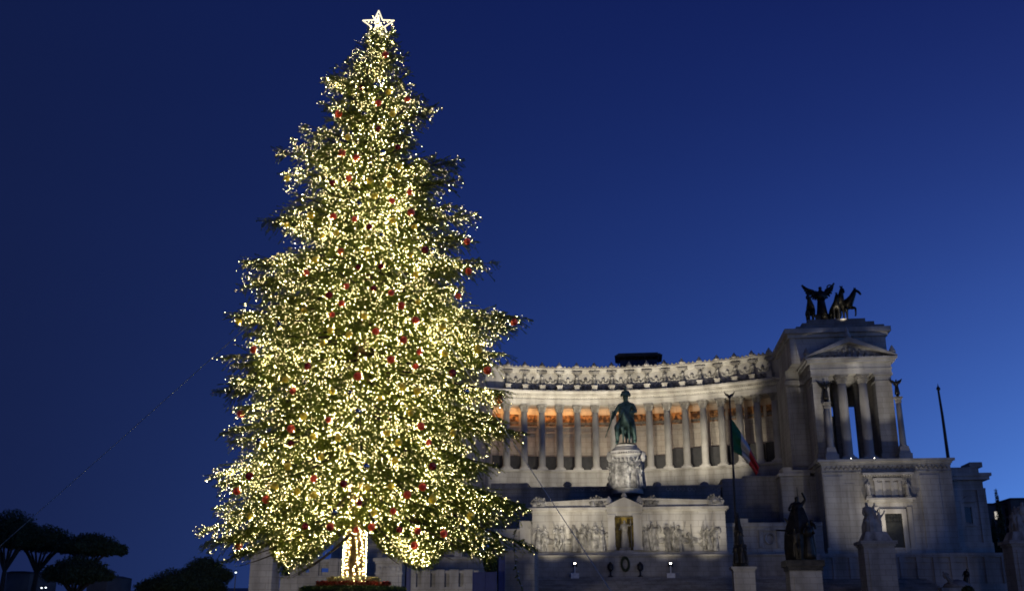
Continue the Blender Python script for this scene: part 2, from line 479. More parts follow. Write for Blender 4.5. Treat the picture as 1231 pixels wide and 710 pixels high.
# ------------------------------------------------------------------ ground, roads
g = MB(); g.add([(-3000, -3000, 0), (3000, -3000, 0), (3000, 3000, 0), (-3000, 3000, 0)], [(0, 1, 2, 3)])
tag(g.build('ground', M['asphalt']), kind='structure')
lw = MB(); lw.lathe([(12.0, 0.0), (12.0, 0.12), (11.7, 0.14), (0.1, 0.16)], n=64, c=(-9.1, 34, 0.004))
tag(lw.build('lawn', M['lawn']), kind='structure')
rp = MB()
for k in range(14):
    rp.add([(-60 + k * 9, 70, .008), (-56 + k * 9, 70, .008), (-56 + k * 9, 70.25, .008), (-60 + k * 9, 70.25, .008)], [(0, 1, 2, 3)])
tag(rp.build('road_markings', M['paint']), kind='structure')
pv = MB(); pv.box(-90, 110, 100, 139, 0, .14)
tag(pv.build('pavement', M['travertine']), kind='structure')
hl = MB()                                                               # the rising ground the monument is built against
hl.add([(-140, 139, 0.02), (150, 139, 0.02), (150, 200, 3.0), (-140, 200, 3.0), (-140, 300, 9), (150, 300, 9), (-140, 420, 0.02), (150, 420, 0.02)],
       [(0, 1, 2, 3), (3, 2, 5, 4), (4, 5, 7, 6)])
tag(hl.build('hill', M['darkstone']), kind='structure')

# ------------------------------------------------------------------ the curved colonnade
ACX, AR, AY0 = -4.0, 72.0, 245.0
ACY = AY0 - AR
def arc(a, r): return Vector((ACX + r * math.sin(a), ACY + r * math.cos(a), 0))
def arc_angle(px, py, r=AR):
    a = 0.0
    for _ in range(40):
        Y = ACY + r * math.cos(a)
        a = math.asin(max(-1, min(1, (PX(px, py, Y) - ACX) / r)))
    return a
def sweep(b, prof, a0, a1, n=72, ripple=None):
    """Closed (r, z) profile swept along the arc."""
    m = len(prof); vs = []
    for i in range(n + 1):
        a = a0 + (a1 - a0) * i / n
        for r, z in prof:
            q = arc(a, r); vs.append((q.x, q.y, z))
    fs = [(i * m + k, (i + 1) * m + k, (i + 1) * m + (k + 1) % m, i * m + (k + 1) % m) for i in range(n) for k in range(m)]
    fs += [tuple(range(m)), tuple(reversed(range(n * m, n * m + m)))]
    return b.add(vs, fs)
def ring(b, r0, r1, z0, z1, a0, a1, n=72): return sweep(b, [(r0, z0), (r1, z0), (r1, z1), (r0, z1)], a0, a1, n)

NC = 16
A_FIRST, A_LAST = arc_angle(609, 545), arc_angle(936, 545)
A_COL = [A_FIRST + (A_LAST - A_FIRST) * i / (NC - 1) for i in range(NC)]
DA = A_COL[1] - A_COL[0]
A_L, A_R = arc_angle(572, 545), arc_angle(962, 545)
def zy(py, Y=243.3): return PZ(690, py, Y)
z_floor = zy(563, 240.5); z_cap = zy(486.3); z_swag = zy(479.5, 242); z_corn = zy(467.5, 240.3)
z_at0 = z_corn; z_top = zy(441.5, 242.5); z_base = zy(584.5, 241)

colo = thing('colonnade', 'long curved marble colonnade with floodlit attic and sixteen columns behind the rider statue', 'colonnade', arc(0, AR - 2) * 1.0 + Vector((0, 0, z_base)))
b = MB()                                                                # stylobate and the lit wall under it
ring(b, AR - 1.9, AR + 8, z_floor - .55, z_floor, A_L, A_R)
ring(b, AR - 2.15, AR - 1.9, z_floor - .40, z_floor - .12, A_L, A_R)
b.build('stylobate', M['marble'], colo)
b = MB(); ring(b, AR - 1.55, AR + 8, z_base - 9, z_floor - .55, A_L, A_R)
ring(b, AR - 1.75, AR - 1.55, z_base - .1, z_base + .5, A_L, A_R)
b.build('base_wall', M['ashlar'], colo)

# columns: one built with its base and capital, the others copied
def column_meshes(h, r, flutes=20):
    s = MB(); s.lathe([(r * 1.02, .9), (r, 1.2), (r * .99, h * .35), (r * .93, h * .68), (r * .86, h - 1.75)], n=60, flute=.10, nf=flutes)
    ba = MB(); ba.box(-r * 1.42, r * 1.42, -r * 1.42, r * 1.42, 0, .38)
    ba.lathe([(r * 1.40, .38), (r * 1.44, .50), (r * 1.38, .62), (r * 1.18, .66), (r * 1.22, .78), (r * 1.14, .90), (r * 1.0, .92)], n=32)
    ca = MB(); t = h - 1.75
    ca.lathe([(r * .90, t), (r * .98, t + .08), (r * .90, t + .12), (r * .92, t + .5), (r * 1.02, t + 1.0), (r * 1.28, t + 1.45)], n=32)
    for row, (zz, hh, rr, nn) in enumerate(((t + .1, .75, 1.0, 10), (t + .5, .85, 1.08, 10))):
        for k in range(nn):
            a = 2 * math.pi * (k + .5 * row) / nn
            d = Vector((math.cos(a), math.sin(a), 0)); tn = Vector((-d.y, d.x, 0))
            p0 = d * r * (rr - .06) + Vector((0, 0, zz)); p1 = d * r * (rr + .03) + Vector((0, 0, zz + hh * .7)); p2 = d * r * (rr + .26) + Vector((0, 0, zz + hh))
            p3 = d * r * (rr + .30) + Vector((0, 0, zz + hh * .86))
            w = r * .26
            ca.add([p0 - tn * w, p0 + tn * w, p1 + tn * w, p1 - tn * w, p2 + tn * w * .6, p2 - tn * w * .6, p3 + tn * w * .5, p3 - tn * w * .5,
                    p0 - d * .12, p2 - d * .3],
                   [(0, 1, 2, 3), (3, 2, 4, 5), (5, 4, 6, 7), (0, 3, 8), (3, 5, 9, 8), (1, 8, 2), (2, 8, 9, 4)])
    for sx in (-1, 1):
        for sy in (-1, 1):
            ca.ball((sx * r * 1.05, sy * r * 1.05, t + 1.32), r * .24, 8)
    ca.box(-r * 1.32, r * 1.32, -r * 1.32, r * 1.32, t + 1.5, t + 1.75)
    return s, ba, ca
z_colh = z_cap - z_floor
s, ba, ca = column_meshes(z_colh, 0.86)
first = None
for i, a in enumerate(A_COL):
    q = arc(a, AR) + Vector((0, 0, z_floor)) - colo.location
    if first is None:
        first = s.build('column', M['marble'], colo, org=(0, 0, 0), smooth=True)
        cb = ba.build('column_base', M['marble'], first, org=(0, 0, 0)); cc = ca.build('capital', M['carved'], first, org=(0, 0, 0))
        first.location = q; first.rotation_euler = (0, 0, -a)
    else:
        copy_part(first, colo, q, -a)
# entablature
b = MB()
sweep(b, [(AR - .95, z_cap), (AR + 1, z_cap), (AR + 1, z_swag + .2), (AR - 1.1, z_swag + .2), (AR - 1.1, z_cap + .95), (AR - .95, z_cap + .9)], A_L, A_R)
b.build('architrave', M['marble'], colo)
b = MB(); fz0, fz1 = z_swag + .2, z_corn - 1.75
ring(b, AR - .9, AR + 1, fz0, fz1, A_L, A_R)
b.build('frieze', M['marble'], colo)
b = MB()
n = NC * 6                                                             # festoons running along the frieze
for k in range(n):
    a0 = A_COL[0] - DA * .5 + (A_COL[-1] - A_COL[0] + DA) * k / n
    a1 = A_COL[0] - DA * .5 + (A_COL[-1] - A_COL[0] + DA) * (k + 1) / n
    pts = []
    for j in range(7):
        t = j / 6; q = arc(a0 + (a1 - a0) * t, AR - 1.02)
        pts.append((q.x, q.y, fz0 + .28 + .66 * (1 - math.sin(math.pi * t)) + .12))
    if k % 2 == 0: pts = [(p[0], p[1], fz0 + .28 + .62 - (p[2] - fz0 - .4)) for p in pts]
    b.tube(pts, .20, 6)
b.build('festoon', M['shade_soot'], colo)  # dark stone carries the swags' shadow lines in its colour
b = MB()
sweep(b, [(AR - .95, fz1), (AR + 1, fz1), (AR + 1, z_corn), (AR - 2.4, z_corn), (AR - 2.45, z_corn - .35), (AR - 2.3, z_corn - .7), (AR - 1.5, z_corn - .8), (AR - 1.35, fz1 + .35)], A_L, A_R)
nd = 150
for k in range(nd):
    a = A_L + (A_R - A_L) * (k + .5) / nd
    q = arc(a, AR - 1.62); ax = Vector((math.cos(a), -math.sin(a), 0)); ay = Vector((math.sin(a), math.cos(a), 0))
    b.obox((q.x, q.y, z_corn - 1.02), ax, ay, Vector((0, 0, 1)), .16, .25, .20)
b.build('cornice', M['marble'], colo)
# attic with its pedestals, brackets and garlands
b = MB()
ring(b, AR - .25, AR + 9, z_at0, z_top - 1.2, A_L, A_R)
sweep(b, [(AR - .25, z_top - 1.2), (AR + 9, z_top - 1.2), (AR + 9, z_top), (AR - 1.3, z_top), (AR - 1.35, z_top - .3), (AR - .8, z_top - .55), (AR - .55, z_top - 1.1)], A_L, A_R)
b.build('attic', M['marble'], colo)
ped, brk = MB(), MB()
A_ST = A_COL
z_pd = zy(462.5, 241.5); z_hd = zy(446.5, 241.5)
fst = None
for i, a in enumerate(A_ST):
    ax = Vector((math.cos(a), -math.sin(a), 0)); ay = Vector((math.sin(a), math.cos(a), 0)); az = Vector((0, 0, 1))
    q = arc(a, AR - .9)
    p = MB(); p.obox((q.x, q.y, (z_at0 + z_pd) / 2), ax, ay, az, .62, .95, (z_pd - z_at0) / 2)
    p.obox((q.x, q.y, z_pd + .06), ax, ay, az, .78, 1.05, .10)
    pedo = p.build('statue_pedestal', M['marble'], colo)
    k = MB(); kq = arc(a, AR - .75)
    k.obox((kq.x, kq.y, z_hd + .25), ax, ay, az, 1.25, .5, .2)
    k.obox((kq.x, kq.y, z_hd - .1), ax, ay, az, .8, .42, .15)
    k.build('bracket', M['carved'], colo)
    fg = FIG[(i * 2 + i // 3) % 3]
    m = MB(); m.mesh(fg, TR((0, 0, 0), (z_hd - z_pd - .4) / 1.8))
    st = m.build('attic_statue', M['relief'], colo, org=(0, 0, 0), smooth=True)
    q2 = arc(a, AR - 1.1)
    st.location = Vector((q2.x, q2.y, z_pd + .16)) - colo.location; st.rotation_euler = (0, 0, -a)
    if i < NC - 1:                                                     # garland swag and medallion in the bay
        gb = MB(); am = a + DA / 2
        for s_ in (0, 1):
            pts = []
            for j in range(9):
                t = j / 8; q = arc(a + DA * (.22 + .28 * s_ + .28 * t), AR - .38)
                pts.append((q.x, q.y, z_pd + 1.7 - .75 * math.sin(math.pi * t)))
            gb.tube(pts, [.12 + .10 * math.sin(math.pi * j / 8) for j in range(9)], 6)
        q = arc(am, AR - .4)
        gb.ball((q.x, q.y, z_pd + 1.75), .42, 8)
        # raised panel whose wavy top edge closes the foot of the bay
        for j in range(5):
            q = arc(a + DA * (.27 + .115 * j), AR - .42)
            gb.ball((q.x, q.y, z_at0 + .9 + .25 * (j % 2)), .5, 8, (1, .7, 1))
        gb.build('garland', M['relief'], colo)
b = MB(); ring(b, AR - 1.25, AR - .95, z_top + .002, z_top + .12, A_L, A_R)   # palmettes along the roof edge
npal = 76
for k in range(npal):
    a = A_L + (A_R - A_L) * (k + .5) / npal
    q = arc(a, AR - 1.1); h = .55
    b.lathe([(.16, .05), (.30, h * .45), (.22, h * .75), (.03, h)], n=6, c=(q.x, q.y, z_top))
b.build('roof_crest', M['carved'], colo)
for a in A_ST:
    q = arc(a, AR - 1.05); b = MB()
    b.lathe([(.55, 0), (.75, .35), (.5, .8), (.28, 1.1), (.04, 1.5)], n=8, c=(q.x, q.y, z_top)); b.build('acroterion', M['carved'], colo)
# inside: floor wall, painted frieze panels, dark bench, ceiling
b = MB(); ring(b, AR + 5.0, AR + 8, z_floor, z_cap + .4, A_L, A_R)
for i in range(NC + 1):                                                 # pilasters on the inner wall, in line with the columns
    a = A_COL[0] + DA * i - (DA if i == NC else 0) * 0
    if i == NC: break
    q = arc(a, AR + 4.85); ax = Vector((math.cos(a), -math.sin(a), 0)); ay = Vector((math.sin(a), math.cos(a), 0))
    b.obox((q.x, q.y, (z_floor + zy(512, 248)) / 2 + .6), ax, ay, Vector((0, 0, 1)), .75, .16, (zy(512, 248) - z_floor) / 2 - .6)
ring(b, AR + 4.7, AR + 5.0, zy(520, 248), zy(518, 248), A_L, A_R)
ring(b, AR + 4.55, AR + 5.0, zy(513.2, 248), zy(511.5, 248), A_L, A_R)
b.build('back_wall', M['inner'], colo)
b = MB(); ring(b, AR + 1, AR + 5.0, z_cap + .1, z_cap + .6, A_L, A_R)
b.build('ceiling', M['inner'], colo)
zf0, zf1 = zy(511.3, 248), zy(498, 248)
for i in range(-1, NC):
    a0 = A_COL[0] + DA * i + DA * .09; a1 = a0 + DA * .82
    if a1 > A_R: break
    b = MB(); ring(b, AR + 4.84, AR + 5.0, zf0, zf1, a0, a1, 4)
    am = (a0 + a1) / 2
    for j in range(3):                                                  # relief ornaments on the panel
        q = arc(am + (a1 - a0) * .3 * (j - 1), AR + 4.82)
        b.ball((q.x, q.y, (zf0 + zf1) / 2), .55, 8, (1, .3, 1.15))
    for zz in (zf0 + .12, zf1 - .12):
        ring(b, AR + 4.70, AR + 4.84, zz - .1, zz + .1, a0, a1, 4)
    b.build('frieze_panel', M['goldfrieze'], colo)
    if i >= 0 or True:
        b = MB(); ring(b, AR + 4.70, AR + 4.83, zf0 + .3, zf0 + (zf1 - zf0) * .36, a0 + DA * .02, a1 - DA * .02, 4); b.build('panel_dado', M['shade_soot'], colo)
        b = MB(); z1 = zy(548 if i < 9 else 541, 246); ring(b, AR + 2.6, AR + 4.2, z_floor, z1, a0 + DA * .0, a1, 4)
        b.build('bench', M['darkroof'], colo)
# end pier on the left
b = MB(); q = arc(arc_angle(582, 545), AR)
b.box(q.x - 1.6, q.x + 1.5, q.y - 1.3, q.y + 3, z_floor, z_cap)
b.box(q.x - 1.8, q.x + 1.7, q.y - 1.5, q.y + 3, z_cap - 1.2, z_cap - .01)
b.build('end_pier', M['ashlar'], colo)
b = MB(); q = arc(arc_angle(953, 545), AR)
b.box(q.x - 1.1, q.x + 1.8, q.y - .9, q.y + 3, z_floor, z_cap - .01)
b.build('end_pier', M['ashlar'], colo)

# dark flat canopy standing on the roof
Yr = 252
t = thing('roof_canopy', 'low dark flat canopy standing on the colonnade roof above the rider', 'roof shelter', (PX(768, 432, Yr), Yr, z_top))
b = MB(); b.box(PX(741, 428, Yr), PX(794, 428, Yr), Yr - 2, Yr + 5, PZ(768, 430.5, Yr), PZ(768, 427.2, Yr)); b.box(PX(743, 428, Yr), PX(791, 428, Yr), Yr - 1.6, Yr + 4.6, PZ(768, 427.2, Yr), PZ(768, 425.6, Yr))
b.box(PX(739, 428, Yr), PX(796, 428, Yr), Yr - 2.4, Yr + 5.4, PZ(768, 429.6, Yr), PZ(768, 428.9, Yr)); b.build('canopy_roof', M['darkroof'], t)
b = MB(); b.box(PX(745, 432, Yr), PX(790, 432, Yr), Yr, Yr + 4, z_top - .05, PZ(768, 430.5, Yr)); b.build('canopy_wall', M['glass'], t)
for k in range(7):
    xx = PX(743 + 8 * k, 430, Yr); b = MB(); b.box(xx - .12, xx + .12, Yr - 1.5, Yr - 1.2, z_top - .05, PZ(768, 430.5, Yr)); b.build('post', M['iron'], t)

# ------------------------------------------------------------------ the right hand pavilion (and its twin behind the tree)
def pavilion():
    Yb, Yp = 205.0, 208.5
    x0, x1 = PX(987, 556, Yb), PX(1141.5, 552, Yb)
    z_t = PZ(1040, 552, Yb); zb0 = PZ(1040, 664, Yb) - 6
    root = thing('portico_pavilion', 'tall marble pavilion with pedimented columned portico crowned by the chariot, right of the colonnade', 'pavilion', ((x0 + x1) / 2, Yb, 0))
    b = MB()
    b.box(x0, x1, Yb, Yb + 34, zb0, z_t - .9)
    zb = PZ(1040, 658, Yb); b.box(x0 - .25, x1 + .25, Yb - .3, Yb, zb0, zb)
    for px in (992, 1108):                                              # flat pilasters and sunk panels
        xx = PX(px, 600, Yb); b.box(xx, xx + 3.6, Yb - .18, Yb, zb, z_t - 3.1)
    b.box(PX(1006, 600, Yb), PX(1029, 600, Yb), Yb - .10, Yb, zb + 2.2, z_t - 4.6)
    b.build('podium', M['ashlar'], root)
    b = MB()                                                            # podium cornice with running ornament
    b.box(x0 - .3, x1 + .3, Yb - .35, Yb + 34, z_t - .9, z_t - .45)
    b.box(x0 - .75, x1 + .75, Yb - .9, Yb + 34, z_t - .45, z_t)
    b.build('podium_cornice', M['marble'], root)
    b = MB(); zf = PZ(1040, 562, Yb)
    n = 26
    for k in range(n):
        xa = x0 + .6 + (x1 - x0 - 1.2) * k / n; w = (x1 - x0 - 1.2) / n
        b.tube([(xa, Yb - .06, zf - .35), (xa + w * .5, Yb - .10, zf + .3), (xa + w, Yb - .06, zf - .35)], .12, 5)
    b.box(x0 - .1, x1 + .1, Yb - .14, Yb, zf - .85, zf - .65)
    b.build('podium_frieze', M['relief'], root)
    # doorway
    def q(px, py): return PX(px, py, Yb), PZ(px, py, Yb)
    dx0, dz1 = q(1063, 617); dx1, _ = q(1083.5, 617); _, dz0 = q(1072, 664)
    dr = MB(); dr.box(dx0, dx1, Yb - .06, Yb - .01, dz0, dz1); dr.build('door', M['doorwood'], root)
    gr = MB()
    for k in range(7):
        xx = dx0 + (dx1 - dx0) * k / 6; gr.box(xx - .04, xx + .04, Yb - .16, Yb - .06, dz1 - 1.6, dz1)
    for k in range(3): gr.box(dx0, dx1, Yb - .155, Yb - .065, dz1 - 1.6 + k * .75, dz1 - 1.55 + k * .75)
    gr.build('door_grille', M['darkbronze'], root)
    fr = MB(); w = .85
    fr.box(dx0 - w, dx0, Yb - .4, Yb, dz0, dz1 + w); fr.box(dx1, dx1 + w, Yb - .4, Yb, dz0, dz1 + w)
    fr.box(dx0, dx1, Yb - .4, Yb, dz1, dz1 + w)
    fr.box(dx1 + w + .25, dx1 + 2 * w + .3, Yb - .22, Yb, dz0, dz1 + w * 1.5); fr.box(dx0 - 2 * w - .3, dx0 - w - .25, Yb - .22, Yb, dz0, dz1 + w * 1.5)
    fr.build('door_frame', M['marble'], root)
    lx0, lz = q(1040, 598.8); lx1, _ = q(1099, 598.8)
    le = MB(); le.box(lx0, lx1, Yb - 1.1, Yb, lz - .35, lz + .02); le.box(lx0 + .4, lx1 - .4, Yb - .7, Yb, lz - .75, lz - .35)
    le.build('ledge', M['marble'], root)
    hx0, hz = q(1036, 570.5); hx1, _ = q(1097, 570.5)
    le = MB(); le.box(hx0, hx1, Yb - 1.0, Yb, hz - .12, hz + .3)
    for k in range(20):
        xx = hx0 + .3 + (hx1 - hx0 - .6) * k / 19; le.box(xx - .11, xx + .11, Yb - .75, Yb - .2, hz - .42, hz - .125)
    le.build('hood', M['marble'], root)
    wx0, wz0 = q(1054, 597); wx1, wz1 = q(1081, 579)
    wn_ = MB(); wn_.box(wx0, wx1, Yb - .10, Yb, lz, wz1)
    for k in range(4):
        xx = wx0 + (wx1 - wx0) * k / 3; wn_.box(xx - .28, xx + .28, Yb - .35, Yb - .10, lz, wz1 + .3)
    wn_.box(wx0 - .5, wx1 + .5, Yb - .4, Yb, wz1 + .3, wz1 + .8)
    wn_.build('window_surround', M['marble'], root)
    for k in range(3):
        xa = wx0 + (wx1 - wx0) * k / 3; p = MB(); p.box(xa + .30, xa + (wx1 - wx0) / 3 - .30, Yb - .18, Yb - .105, lz + .1, wz1)
        p.build('window_panel', M['marble'], root)
    for px, i in ((1044, 0), (1091, 2)):
        x, z = q(px, 598.5); m = MB(); m.box(x - .5, x + .5, Yb - 1.0, Yb - .15, lz + .02, lz + .35)
        m.mesh(FIG[i], TR((x, Yb - .6, lz + .35), 1.62)); m.build('doorway_statue', M['carved'], root, smooth=False)
    # portico
    zf = z_t
    ztop = PZ(1020, 450.5, Yp)
    H = ztop - zf
    xa, xb = PX(975, 453, Yp), PX(1069.5, 453, Yp)
    pw = 3.15
    b = MB(); b.box(xa - .6, xb + .6, Yp - 2.2, Yp + 18, zf, zf + .5); b.build('portico_step', M['marble'], root)
    for xx in (xa, xb - pw):
        b = MB(); b.box(xx, xx + pw, Yp - 1, Yp + 2.6, zf + .5, ztop); b.box(xx - .25, xx + pw + .25, Yp - 1.25, Yp + 2.8, zf + .5, zf + 1.5)
        b.box(xx - .2, xx + pw + .2, Yp - 1.2, Yp + 2.7, ztop - 1.7, ztop - 1.5); b.box(xx - .3, xx + pw + .3, Yp - 1.3, Yp + 2.7, ztop - .45, ztop - .01)
        b.build('corner_pillar', M['ashlar'], root)
    s, ba, ca = column_meshes(H - .5, 0.98)
    f0 = None
    for px in (1011, 1036):
        xx = PX(px, 453, Yp)
        if f0 is None:
            f0 = s.build('column', M['marble'], root, org=(0, 0, 0), smooth=True)
            ba.build('column_base', M['marble'], f0, org=(0, 0, 0)); ca.build('capital', M['carved'], f0, org=(0, 0, 0))
            f0.location = Vector((xx, Yp + .2, zf + .5)) - root.location
        else:
            copy_part(f0, root, Vector((xx, Yp + .2, zf + .5)) - root.location)
    b = MB()                                                            # side walls and pierced rear wall
    b.box(xa + .3, xa + 3.0, Yp + 4.2, Yp + 17, zf + .5, ztop); b.box(xb - 2.9, xb - .3, Yp + 2.6, Yp + 17, zf + .5, ztop)
    yr = Yp + 15
    ox0, oz = PX(995, 487, yr), PZ(1015, 487, yr); ox1 = PX(1030, 487, yr)
    b.box(xa + 3.0, ox0, yr, yr + 2, zf + .5, ztop); b.box(ox1, xb - 2.9, yr, yr + 2, zf + .5, ztop); b.box(ox0, ox1, yr, yr + 2, oz, ztop)
    lx = PX(1003, 500, yr); b.box(ox0, lx, yr, yr + 2, zf + .5, PZ(1000, 500, yr))
    b.build('cella_wall', M['inner'], root)
    b = MB()
    for px in (1008, 1034): xx = PX(px, 500, Yp + 9); b.box(xx - .9, xx + .9, Yp + 8, Yp + 9.8, zf + .5, ztop)
    b.build('inner_pillars', M['darkstone'], root)
    # entablature and pediment
    ze, zc = PZ(1020, 437.5, Yp), PZ(1020, 432, Yp)
    b = MB(); b.box(xa - .2, xb + .2, Yp - 1.2, Yp + 17, ztop, ze)
    b.box(xa - .35, xb + .35, Yp - 1.35, Yp + 17, ztop + .9, ztop + 1.1)
    b.build('entablature', M['marble'], root)
    b = MB(); b.box(xa - .9, xb + .9, Yp - 2.0, Yp + 17.4, ze, ze + .55); b.box(xa - 1.3, xb + 1.3, Yp - 2.5, Yp + 17.6, ze + .55, zc)
    b.build('portico_cornice', M['marble'], root)
    xm = (xa + xb) / 2; za = PZ(1017, 411, Yp)
    b = MB()
    b.prism([(xa - 1.1, zc), (xb + 1.1, zc), (xm, za - .35)], Yp - .9, Yp + 6)
    b.build('pediment', M['ashlar'], root)
    b = MB(); th_ = .75
    b.prism([(xa - 1.4, zc), (xa - 1.4, zc + .35), (xm, za + .5), (xm, za + .5 - th_ * 1.35)], Yp - 2.3, Yp + 6)
    b.prism([(xb + 1.4, zc), (xb + 1.4, zc + .35), (xm + .01, za + .5), (xm + .01, za + .5 - th_ * 1.35)], Yp - 2.31, Yp + 6)
    for xx, hh in ((xa - .7, 1.1), (xb + .7, 1.1)):
        b.lathe([(.5, 0), (.75, .5), (.45, hh), (.1, hh + .7)], n=8, c=(xx, Yp - 1.4, zc + .6))
    b.lathe([(.6, 0), (.7, .5), (.42, 1.2), (.3, 2.0), (.08, 2.5)], n=8, c=(xm, Yp - 1.2, za + .4))
    b.build('pediment_cornice', M['marble'], root)
    b = MB()
    for k in range(-5, 6):                                              # carved figures filling the pediment
        h = (za - zc - .9) * (1 - abs(k) / 6.3)
        m = TR((xm + k * (xb - xa) / 13, Yp - 1.15, zc + .02), max(.45, h / 1.85), ry=rad(-k * 7))
        b.mesh(FIG[abs(k * 3 + 1) % 6], m)
        b.ball((xm + k * (xb - xa) / 13 + .9, Yp - .95, zc + .5), .5, 6)
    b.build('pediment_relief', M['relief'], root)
    # attic block with stepped crown
    Ya = Yp + 2.5
    ax0, ax1 = PX(950, 420, Ya), PX(1066, 420, Ya)
    zk0, zk1 = PZ(1010, 405, Ya), PZ(1010, 393, Ya - 1.2)
    b = MB(); b.box(ax0, ax1, Ya, Ya + 18, zc, zk0); b.box(ax0 + 1.2, ax1 - 1.2, Ya - .16, Ya, zc + 1, zk0 - 1.0)
    b.build('attic_block', M['ashlar'], root)
    b = MB()
    b.box(ax0 - .4, ax1 + .4, Ya - .5, Ya + 18.4, zk0, zk0 + .8); b.box(ax0 - 1.0, ax1 + 1.0, Ya - 1.2, Ya + 19, zk0 + .8, zk1)
    b.build('attic_cornice', M['marble'], root)
    b = MB(); zz = zk1
    for pxl, pxr, py in ((957, 1063, 391), (964, 1051, 387), (971, 1040, 383.2)):
        k = Ya + .2 + (391 - py) * .12
        z2 = PZ(1005, py, k); b.box(PX(pxl, py, k), PX(pxr, py, k), k, Ya + 17 - (391 - py) * .2, zz, z2); zz = z2
    b.build('attic_steps', M['darkstone'], root)
    # body joining the pavilion to the colonnade
    Yj = Yp + 9
    b = MB(); jx0 = PX(948, 500, Yj); b.box(jx0, xa + .28, Yj, Yj + 14, zf - 3, zc)
    b.box(jx0 + .8, jx0 + 3.2, Yj - .35, Yj, zf + .6, ztop - .5); b.box(jx0 + .6, jx0 + 3.4, Yj - .5, Yj, ztop - 1.6, ztop - .5)
    b.box(jx0 - .3, xa + .25, Yj - .6, Yj, ztop, ztop + 1.0)
    b.build('linking_wall', M['ashlar'], root)
    return root, dict(xm=PX(1000, 383, Ya + 8), y=Ya + 7, z=zz, zt=z_t, xa=xa, xb=xb, Yp=Yp, Yb=Yb, x0=x0, x1=x1)
pav, PV = pavilion()
pav2 = copy_tree(pav)
pav2.scale = (-1, 1, 1)
pav2.location = (1.0 - pav.location.x, pav.location.y, 0)
pav2['label'] = 'marble pavilion mostly hidden behind the illuminated Christmas tree'

# ------------------------------------------------------------------ quadriga on the right pavilion
qx, qy, qz = PV['xm'], PV['y'], PV['z']
Yq = qy
pxm = lambda px, py: P(px, py, Yq)
quad = thing('chariot_statue', 'bronze winged figure with four horses and chariot on top of the pavilion roof', 'sculpture', (qx, qy, qz))
q1 = pxm(990, 383); hfig = (PZ(990, 337, Yq) - qz)
b = MB(); s_ = 9.6 / 1.8 * .62
b.box(q1.x - 1.5, q1.x + 1.5, qy + .2, qy + 2.6, qz, qz + 1.6); b.box(q1.x - 1.7, q1.x + 1.7, qy, qy + .25, qz + .5, qz + 2.6)
b.tube([(q1.x - 1.6, qy + .1, qz + 2.6), (q1.x, qy - .2, qz + 2.9), (q1.x + 1.6, qy + .1, qz + 2.6)], .16, 6)
ch = b.build('chariot', M['darkbronze'], quad)
for sx in (-1, 1):
    b = MB()
    for k in range(16):
        a0, a1 = 2 * math.pi * k / 16, 2 * math.pi * (k + 1) / 16
        b.tube([(q1.x + sx * 2.1, qy + 1.4 + 1.1 * math.cos(a0), qz + 1.1 + 1.1 * math.sin(a0)), (q1.x + sx * 2.1, qy + 1.4 + 1.1 * math.cos(a1), qz + 1.1 + 1.1 * math.sin(a1))], .14, 5)
        if k % 2 == 0: b.tube([(q1.x + sx * 2.1, qy + 1.4, qz + 1.1), (q1.x + sx * 2.1, qy + 1.4 + 1.1 * math.cos(a0), qz + 1.1 + 1.1 * math.sin(a0))], .07, 4)
    b.build('wheel', M['darkbronze'], ch)
fz = qz + 1.6
sc = (PZ(990, 342, Yq) - fz) / 1.8
fig = human(hal=(.5, -.12, 1.52), ell=(.42, 0, 1.35), har=(-.62, -.05, 1.12), elr=(-.42, 0, 1.25))
b = MB(); b.mesh(fig, TR((q1.x, qy + .8, fz), sc)); wf = b.build('winged_figure', M['darkbronze'], quad, smooth=True)
for sx in (-1, 1):
    b = MB(); b.mesh(wing(sx, .75 if sx < 0 else 1.0, .62 if sx < 0 else .55), TR((q1.x + sx * .18 * sc, qy + 1.2, fz + 1.36 * sc), sc)); b.build('wing', M['darkbronze'], wf)
for px, py in ((980.5, 352.5), (998, 345)):
    c = pxm(px, py); b = MB()
    for k in range(12):
        a0, a1 = 2 * math.pi * k / 12, 2 * math.pi * (k + 1) / 12
        b.tube([(c.x + .62 * math.cos(a0), qy + .4, c.z + .62 * math.sin(a0)), (c.x + .62 * math.cos(a1), qy + .4, c.z + .62 * math.sin(a1))], .15, 5)
    b.build('wreath', M['darkbronze'], wf)
for px, hp, turn, rz, rs, dy in ((973.5, 357, -.5, -.08, 1, -1.5), (1001.5, 356, .1, .0, 0, -2.6), (1007.5, 349.5, .15, .08, 0, -.6), (1014, 350.5, .6, .52, 1, -1.0)):
    k = (PZ(px, hp, Yq + dy) - qz) / 2.42
    b = MB(); b.mesh(horse(rs, turn, 1), TR((pxm(px, 383).x, qy + dy, qz), k, rz)); b.build('horse', M['darkbronze'], quad, smooth=True)

